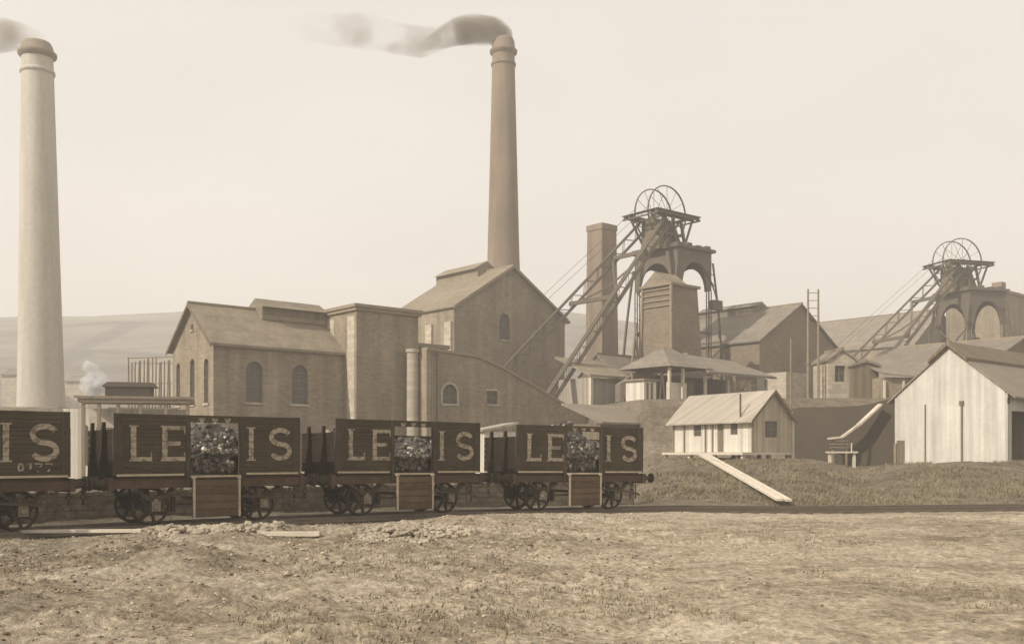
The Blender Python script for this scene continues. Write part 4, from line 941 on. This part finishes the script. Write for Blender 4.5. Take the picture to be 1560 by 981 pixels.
# local x = right along the gable end, y = back-left along the front wall (LEFT wall is the white front)
Lg, Lf, hz_ = 3.3, 7.3, 2.1
m = MB(); th = .12
gl = [(0, 0), (Lg, 0), (Lg, hz_), (Lg/2, hz_+1.62), (0, hz_)]
wh_ = [arch(.98, 2.05, .92, 1.92, flat=True)]
m.panel(gl, wh_, FRONT(0), th); m.panel(gl, [], FRONT(Lf-th), th); m.box(Lg-th, Lg, th, Lf-th, 0, hz_); m.build('wall', mat('shaded_hut_boards', (.38, .325, .24), var=.15, mode='boards', size=(.18,), gap=.1, gapdark=.8), hu)  # gable, rear and right boards darker than the front: shade painted into the colour
window(hu, wh_[0], FRONT(0), th, False)
m = MB(); fw = [arch(4.6, 5.3, 1.05, 1.75, flat=True), arch(1.35, 1.95, 1.1, 1.8, flat=True), arch(2.55, 3.1, .02, 1.85, flat=True)]
m.panel([(th, 0), (Lf-th, 0), (Lf-th, hz_), (th, hz_)], fw, LEFT(0), th); m.build('front_wall', 'white_boards', hu)
window(hu, fw[0], LEFT(0), th, False); window(hu, fw[1], LEFT(0), th, False)
m = MB(); m.panel(fw[2], [], LEFT(.07), .03); dd = m.build('door', 'boards', hu)
for y in (.0, 3.45, 4.1, 6.1, 7.15): MB().box(-.09, -.003, y, y+.1, -.01, hz_-.02).build('cover_strip', 'timber', hu)
m = MB(); k = 1.62/(Lg/2); q = [(-.45, hz_-.45*k*.75), (Lg/2, hz_+1.62+.02), (Lg+.25, hz_-.25*k)]
m.prism([(x, -.25, z+.02) for x, z in q] + [(x, -.25, z+.1) for x, z in reversed(q)], (0, Lf+.5, 0)); hr = m.build('roof', 'tin', hu)
m = MB(); m.prism([(x, -.29, z-.08) for x, z in q] + [(x, -.29, z+.13) for x, z in reversed(q)], (0, .035, 0)); m.build('barge_board', 'boards', hr)
m = MB(); m.tube((-.1, 1.0, 2.0), (-.1, 1.0, 3.6), .06, .06, 8); m.build('stove_pipe', 'iron', hu)
m = MB(); m.box(-.95, Lg+.03, -.03, Lf+.05, -.16, -.012); m.build('floor_platform', 'timber_pale', hu)
for x in (-.8, 1.4, Lg-.2):
    for y in (.1, 2.5, 4.8, 7.1):
        m = MB(); m.box(x, x+.2, y, y+.2, -1.2, -.165); m.build('stilt', 'timber_pale' if x < 0 else 'timber', hu)
m = MB(); m.box(-.1, .0, .0, .1, -.02, 2.1); m.build('corner_post', 'timber', hu)
m = MB(); m.box(Lg-.01, Lg+.13, -.14, 0, -.9, 2.0); m.build('corner_post', 'timber_pale', hu)
pole = MB().tube((onx(1205, 62), 62, 1), (onx(1205, 62), 62, zof(515, 62)), .09, .06, 8).build('utility_pole', 'timber'); tag(pole, 'single thin pole rising at the right corner of the white hut', 'pole')

# plank chute down the bank
pc = thing('plank_slide', 'pair of pale planks laid down the grassy bank from the hut to the rails', 'planks', (0, 0, 0))
pa = W(1070, 697, 55); 
for off, mt in ((0, 'timber_pale'), (.34, 'timber_pale')):
    P0 = Vector((onx(1068, 54), 54)); P1 = Vector((onx(1188, 38.4), 38.4)); dirn = (P1-P0).normalized(); pr_ = Vector((-dirn.y, dirn.x)) * off
    q0, q1 = P0 + pr_, P1 + pr_; m = MB(); zs = max(G(q0.lerp(q1, i/20).x, q0.lerp(q1, i/20).y) - (G(q0.x, q0.y) + (G(q1.x, q1.y) - G(q0.x, q0.y)) * i/20) for i in range(21))
    m.bar((q0.x, q0.y, G(q0.x, q0.y) + .06 + zs), (q1.x, q1.y, G(q1.x, q1.y) + .10 + zs), .27, .09); m.build('plank', mt, pc)

# white shed
so_ = Vector((29.2, 58, 0))
ws = thing('white_shed', 'big pale sheeted shed with steep gable and dark open side at the right edge', 'shed', (so_.x, so_.y, 0), A)
Ls = 20.0; Lw = 7.0; e_, r_ = 5.35, 8.25; th = .15
m = MB(); slots = [arch(2.55, 2.75, .9, 4.75, flat=True), arch(4.9, 5.08, .9, 4.6, flat=True)]
m.panel([(th, -.5), (Lw-th, -.5), (Lw-th, e_+.1), (Lw/2, r_), (th, e_+.1)], [], LEFT(0), th); m.build('gable_wall', 'shed_sheet', ws)
m = MB(); m.panel([(0, -.5), (Ls, -.5), (Ls, e_), (0, e_)], [arch(.55, 6.5, 1.1, 4.3, flat=True), arch(8, 14, 1.1, 4.3, flat=True)], FRONT(0), th-.002); m.panel([(0, -.5), (Ls, -.5), (Ls, e_), (0, e_)], [], FRONT(Lw-th+.002), th-.002)
m.build('side_wall', 'shed_sheet', ws)
MB().box(.3, Ls, 2.5, 2.6, -.4, 5.2).build('inner_wall', 'boards', ws)
k = (r_-e_)/(Lw/2); q = [(-.45, e_-.45*k), (Lw/2, r_), (Lw+.45, e_-.45*k)]
m = MB(); m.prism([(-.12, y, z+.02) for y, z in q] + [(-.12, y, z+.13) for y, z in reversed(q)], (Ls+.3, 0, 0)); wr = m.build('roof', 'tin_dark', ws)
m = MB(); m.prism([(-.3, 2.3, e_+k*2.3+.14), (-.3, 3.5, r_+.14), (-.3, 4.7, e_+k*2.3+.14), (-.3, 4.7, e_+k*2.3+.34), (-.3, 3.5, r_+.42), (-.3, 2.3, e_+k*2.3+.34)], (Ls+.4, 0, 0)); m.build('ridge_flashing', 'boards', wr)
m = MB(); m.box(-.05, -.003, 2.63, 2.75, 1.0, 4.75); m.box(-.09, -.003, 2.56, 2.84, 4.72, 4.98); m.build('cover_strip', 'boards', ws)
m = MB(); m.box(-.05, -.003, 4.94, 5.02, 1.2, 4.85); m.build('cover_strip', 'boards', ws)
m = MB(); m.box(-.06, -.003, 6.35, 6.85, .9, 2.6); m.build('side_hatch', 'boards', ws)
m = MB(); m.box(-.12, -.004, 6.86, 7.02, .8, 2.4); m.build('post', 'timber', ws)
m = MB(); m.box(-.07, .25, -.03, -.003, 4.7, 5.05); m.build('bracket', 'iron', ws)

# ------------------------------------------------------------------ left background clutter
gt = thing('loading_gantry', 'dark timber gantry with flat deck glimpsed above and between the two leftmost wagons', 'gantry', (onx(118, 60), 60, 0), R(12))
m = MB(); m.box(0, 6.6, 0, 2.4, 4.9, 5.15); m.box(-.2, 6.8, -.1, 0.0, 5.155, 5.3); m.build('deck', 'timber', gt)
for x in (.2, 1.1, 2.2, 3.5, 5.0, 6.3): MB().box(x, x+.2, .1, .3, -.3, 4.89).build('post', 'timber', gt)
m = MB(); m.box(1.5, 4.2, .4, 1.6, 5.31, 5.9); m.hexa([(1.3, .3, 5.903), (4.5, .3, 5.903), (4.5, 1.7, 5.903), (1.3, 1.7, 5.903)], [(1.6, .5, 6.2), (4.2, .5, 6.2), (4.2, 1.5, 6.2), (1.6, 1.5, 6.2)]); m.build('hopper', 'iron_dark', gt)
m = MB(); m.box(.3, 6.5, 1.9, 2.0, 3.4, 4.1); m.build('cross_rail', 'timber_pale', gt)
wb = thing('whitewashed_wall', 'pale boarded wall with tall openings seen in the gap between the two leftmost wagons', 'wall', (onx(96, 62), 62, 0), R(12))
m = MB(); m.panel([(0, -.3), (7.4, -.3), (7.4, 4.6), (0, 4.6)], [arch(1.1+.85*k, 1.5+.85*k, 1.0, 3.6) for k in range(6)], FRONT(0), .2); m.build('boards', 'white_boards', wb)
MB().box(0, 7.4, 1.2, 1.3, -.3, 4.2).build('backing', 'boards', wb)
fl = thing('flat_roof_store', 'low flat-roofed store behind the gantry beside the pale gable', 'shed', (onx(172, 68), 68, 0), R(14))
MB().box(0, 4.0, 0, 3, 0, 4.7).build('wall', 'brick', fl); MB().box(-.3, 4.1, -.3, 3.3, 4.704, 4.95).build('roof', 'slate', fl)
# pit props standing upright
for i in range(15):
    px = 196 + i * 4.5; Y = 84 + (i * 37 % 5) * .8; h = zof(547 + (i * 53 % 9) - 3, Y)
    if i == 0:
        pr0 = MB().tube((0, 0, 0), (.05, 0, 1), .085, .06, 7).build('pit_prop', 'timber'); o = pr0
    else:
        o = pr0.copy(); COL.objects.link(o)
    o.location = (onx(px, Y), Y, 4.4); o.scale = (1, 1, h - 4.4); o.rotation_euler = (R((i*17 % 5) - 2) * .3, R((i*23 % 7) - 3) * .3, 0)
    tag(o, 'tall bare upright pole in the row left of the pale gabled house', 'pole', 'tall bare poles left of the pale gable')
fp = thing('pole_rails', 'horizontal rails tying the tall bare poles together', 'rail', (onx(194, 83.2), 83.2, 4.4), 0)
for z in (3.2, 5.4): MB().bar((0, 0, z), (3.9, 0, z+.1), .07).build('rail', 'timber', fp)
# far valley buildings on the left, small
for i, (x0, x1, y0, Y, lab) in enumerate(((2, 32, 562, 190, 'far hazy terrace roof seen left of the pale chimney'), (100, 132, 572, 200, 'far hazy low building right of the pale chimney foot'), (205, 262, 543, 300, 'far hazy building on the hill foot behind the bare poles'))):
    house('far_building', lab, 'building', Vector((onx(x0, Y), Y, 0)), R(4), (x1-x0)*Y/F, 8, 5, zof(y0+9, Y), zof(y0, Y), 'x', 'pale_stone', 'slate_light', group='far buildings across the valley')

# ------------------------------------------------------------------ loose things on the ground
def stones(name, cx, cy, rx, ry, hgt, n, smin, smax, seed):
    rnd = random.Random(seed); m = MB()
    for _ in range(n):
        a = rnd.uniform(0, 2*math.pi); q = rnd.random() ** .6; x = cx + rx*q*math.cos(a); y = cy + ry*q*math.sin(a)
        z = G(x, y) + hgt * (1 - q*q) * rnd.uniform(.4, 1); m.lump((x, y, z), rnd.uniform(smin, smax), rnd.random())
    return m.build(name, 'stone' if 'pile' in name else 'rubble')
xr = onx(632, 22.6)
tag(stones('stone_pile', xr, 22.9, 1.55, 2.0, .10, 700, .04, .11, 1), 'spread pile of pale broken stone in front of the third wagon', 'stone pile')
tag(stones('stone_pile', onx(322, 23), 23.2, 1.9, .6, .10, 260, .05, .13, 2), 'ridge of pale broken stone below the dropped door of the second wagon', 'stone pile')
pl = MB().box(-.65, .65, -.1, .1, 0, .09).build('loose_plank', 'timber_pale'); X_ = onx(443, 22.3); pl.location = (X_, 22.3, G(X_, 22.3) + .05); pl.rotation_euler = (0, 0, R(3)); tag(pl, 'short pale plank lying on the ground between the second and third wagons', 'plank')
pl = MB().box(-1.5, 1.5, -.09, .09, 0, .07).build('loose_plank', 'timber_pale'); X_ = onx(115, 22.8); pl.location = (X_, 22.8, G(X_, 22.8) + .12); pl.rotation_euler = (0, 0, R(4)); tag(pl, 'long thin pale plank lying in shadow before the gap of the two leftmost wagons', 'plank')
# scattered small rubble and grass: nobody could count it
rnd = random.Random(11); m = MB()
for _ in range(17000):
    Y = rnd.uniform(8.5, 34); X = rnd.uniform(-.56, .56) * Y
    if Y > trackY(X) - 1.3: continue
    left = 1 - sm(-1, 7, X)
    if rnd.random() > .12 + .88*left: continue
    if fn(X, Y, .45, 6) < -.15: continue
    r = rnd.uniform(.012, .045) * (1 + (rnd.random() < .03) * rnd.uniform(.5, 1.2)) * (.6 + .4*left) * (.55 + .45*sm(9, 20, Y)); m.lump((X, Y, G(X, Y) + r*.1), r, rnd.random(), (1, 1, .6))
tag(m.build('rubble', 'rubble'), 'small loose stones scattered over the rough foreground', 'rubble', kind='stuff')
def tufts(name, n, rng, sel, hmin, hmax, seed):
    rnd = random.Random(seed); m = MB()
    for _ in range(n):
        X, Y = rng(rnd)
        if not sel(X, Y): continue
        z = G(X, Y)
        for _k in range(3):
            a = rnd.uniform(0, 6.28); h = rnd.uniform(hmin, hmax); wd = h * rnd.uniform(.12, .3); dx, dy = rnd.uniform(-.6, .6)*h, rnd.uniform(-.6, .6)*h; ox, oy = rnd.uniform(-.08, .08), rnd.uniform(-.08, .08)
            m.add([(X+ox-wd*math.cos(a), Y+oy-wd*math.sin(a), z-.01), (X+ox+wd*math.cos(a), Y+oy+wd*math.sin(a), z-.01), (X+ox+dx, Y+oy+dy, z+h)], [(0, 1, 2)])
    return m.build(name, 'grassy')
def near(r_):
    Y = r_.uniform(8, 32); return r_.uniform(-.56, .56)*Y, Y
tag(tufts('rough_grass', 30000, near, lambda X, Y: Y < trackY(X)-2.2 and fn(X, Y, .3, 12) + .5*fn(X, Y, 1.3, 2) > (.12 if X > -1 else -.02), .02, .06, 5), 'short dry grass over the rough foreground', 'grass', kind='stuff')
def bank(r_):
    Y = r_.uniform(38, 60); return r_.uniform(.12, .56)*Y, Y
tag(tufts('bank_grass', 20000, bank, lambda X, Y: Y > trackY(X)+1.9 and fn(X, Y, .25, 9) + .6*fn(X, Y, .9, 3) > .02, .05, .17, 6), 'coarse dry grass covering the bank behind the rails', 'grass', kind='stuff')

# ------------------------------------------------------------------ smoke and steam
def smoke(name, label, pts, dens, colr, seed, cat='smoke', nscale=.25, aniso=0, soft=0, fade=None):
    """closed swept body whose density thins in drifting wisps"""
    m = MB(); n = 20; k = len(pts); cs = []
    fine = []
    for i in range(k-1):
        for s in range(4):
            t = s/4; fine.append(tuple(a + (b-a)*t for a, b in zip(pts[i], pts[i+1])))
    fine.append(pts[-1]); P = [Vector(p[:3]) for p in fine]; vs = []
    for i, p in enumerate(P):
        d = (P[min(i+1, len(P)-1)] - P[max(i-1, 0)]).normalized(); a = d.cross(Vector((0, 1, 0))).normalized(); b = Vector((0, 1, 0)); r = fine[i][3]
        for j in range(n):
            q = 2*math.pi*j/n; v = a*math.cos(q) + b*math.sin(q)*.9
            rr = r * (1.15 + .45*noise.noise(p*.10 + v*.8 + Vector((seed, 0, 0)))); vs.append(p + v*rr)
    fs = [(i*n+j, i*n+(j+1) % n, (i+1)*n+(j+1) % n, (i+1)*n+j) for i in range(len(P)-1) for j in range(n)] + [tuple(range(n)), tuple((len(P)-1)*n+j for j in range(n))]
    m.add(vs, fs, smooth=True)
    mt = bpy.data.materials.new(name + '_volume'); mt.use_nodes = True; N = mt.node_tree.nodes; L = mt.node_tree.links; N.clear()
    o = N.new('ShaderNodeOutputMaterial'); v = N.new('ShaderNodeVolumePrincipled'); v.inputs['Color'].default_value = (*colr, 1); v.inputs['Anisotropy'].default_value = aniso
    tc = N.new('ShaderNodeTexCoord'); nz = N.new('ShaderNodeTexNoise'); nz.inputs['Scale'].default_value = nscale; nz.inputs['Detail'].default_value = 5; nz.inputs['Roughness'].default_value = .55; L.new(tc.outputs['Object'], nz.inputs[0])
    mr = N.new('ShaderNodeMapRange'); mr.inputs[1].default_value = .40; mr.inputs[2].default_value = .64; mr.inputs[3].default_value = soft*dens; mr.inputs[4].default_value = (2.2 - soft)*dens; L.new(nz.outputs[0], mr.inputs[0])
    if fade:
        sx = N.new('ShaderNodeSeparateXYZ'); L.new(tc.outputs['Object'], sx.inputs[0]); fr = N.new('ShaderNodeMapRange'); fr.interpolation_type = 'SMOOTHSTEP'
        fr.inputs[1].default_value = fade[0]; fr.inputs[2].default_value = fade[1]; L.new(sx.outputs[0], fr.inputs[0])
        L.new(mathn(N, L, 'MULTIPLY', mr.outputs[0], fr.outputs[0]), v.inputs['Density'])
    else: L.new(mr.outputs[0], v.inputs['Density'])
    L.new(v.outputs[0], o.inputs['Volume'])
    ob = m.build(name, mt); tag(ob, label, cat, kind='stuff'); return ob
def sp(px, py, rp, Y): p = W(px, py, Y); return (p.x, p.y, p.z, rp * Y / F)
core = [(768, 72, 12), (767, 60, 15), (748, 50, 19), (722, 48, 21), (696, 52, 20), (670, 61, 15), (648, 70, 9), (632, 75, 4)]
smoke('smoke', 'dense dark smoke curling left from the mouth of the tall dark chimney', [sp(x, y, q * .92, 130) for x, y, q in core], .55, (.34, .28, .20), 3, soft=.3, nscale=.28, fade=(onx(615, 130), onx(675, 130)))
smoke('smoke', 'thin outer veil of smoke around the dark plume, trailing left across the sky', [sp(x, y, q * 1.12, 130.0) for x, y, q in core[1:6]] + [sp(640, 64, 21, 130), sp(600, 60, 20, 130), sp(560, 50, 22, 130), sp(520, 46, 20, 130), sp(470, 42, 18, 130), sp(420, 38, 14, 130)], .17, (.38, .32, .24), 9, soft=.12, nscale=.2, fade=(onx(425, 130), onx(600, 130)))
smoke('smoke', 'grey smoke blowing left from the pale chimney at the left edge', [sp(57, 72, 10, 100), sp(53, 62, 14, 100), sp(34, 54, 17, 100), sp(10, 52, 20, 100), sp(-20, 55, 22, 100), sp(-60, 60, 20, 100)], .32, (.45, .38, .29), 5, soft=.25, nscale=.24)
smoke('steam', 'white puff of steam rising over the loading gantry', [sp(152, 604, 5, 64), sp(148, 597, 15, 64), sp(146, 586, 21, 64), sp(143, 574, 16, 64), sp(141, 563, 8, 64), sp(128, 556, 7, 64)], 2.2, (1, 1, .98), 6, 'steam', nscale=1.1)
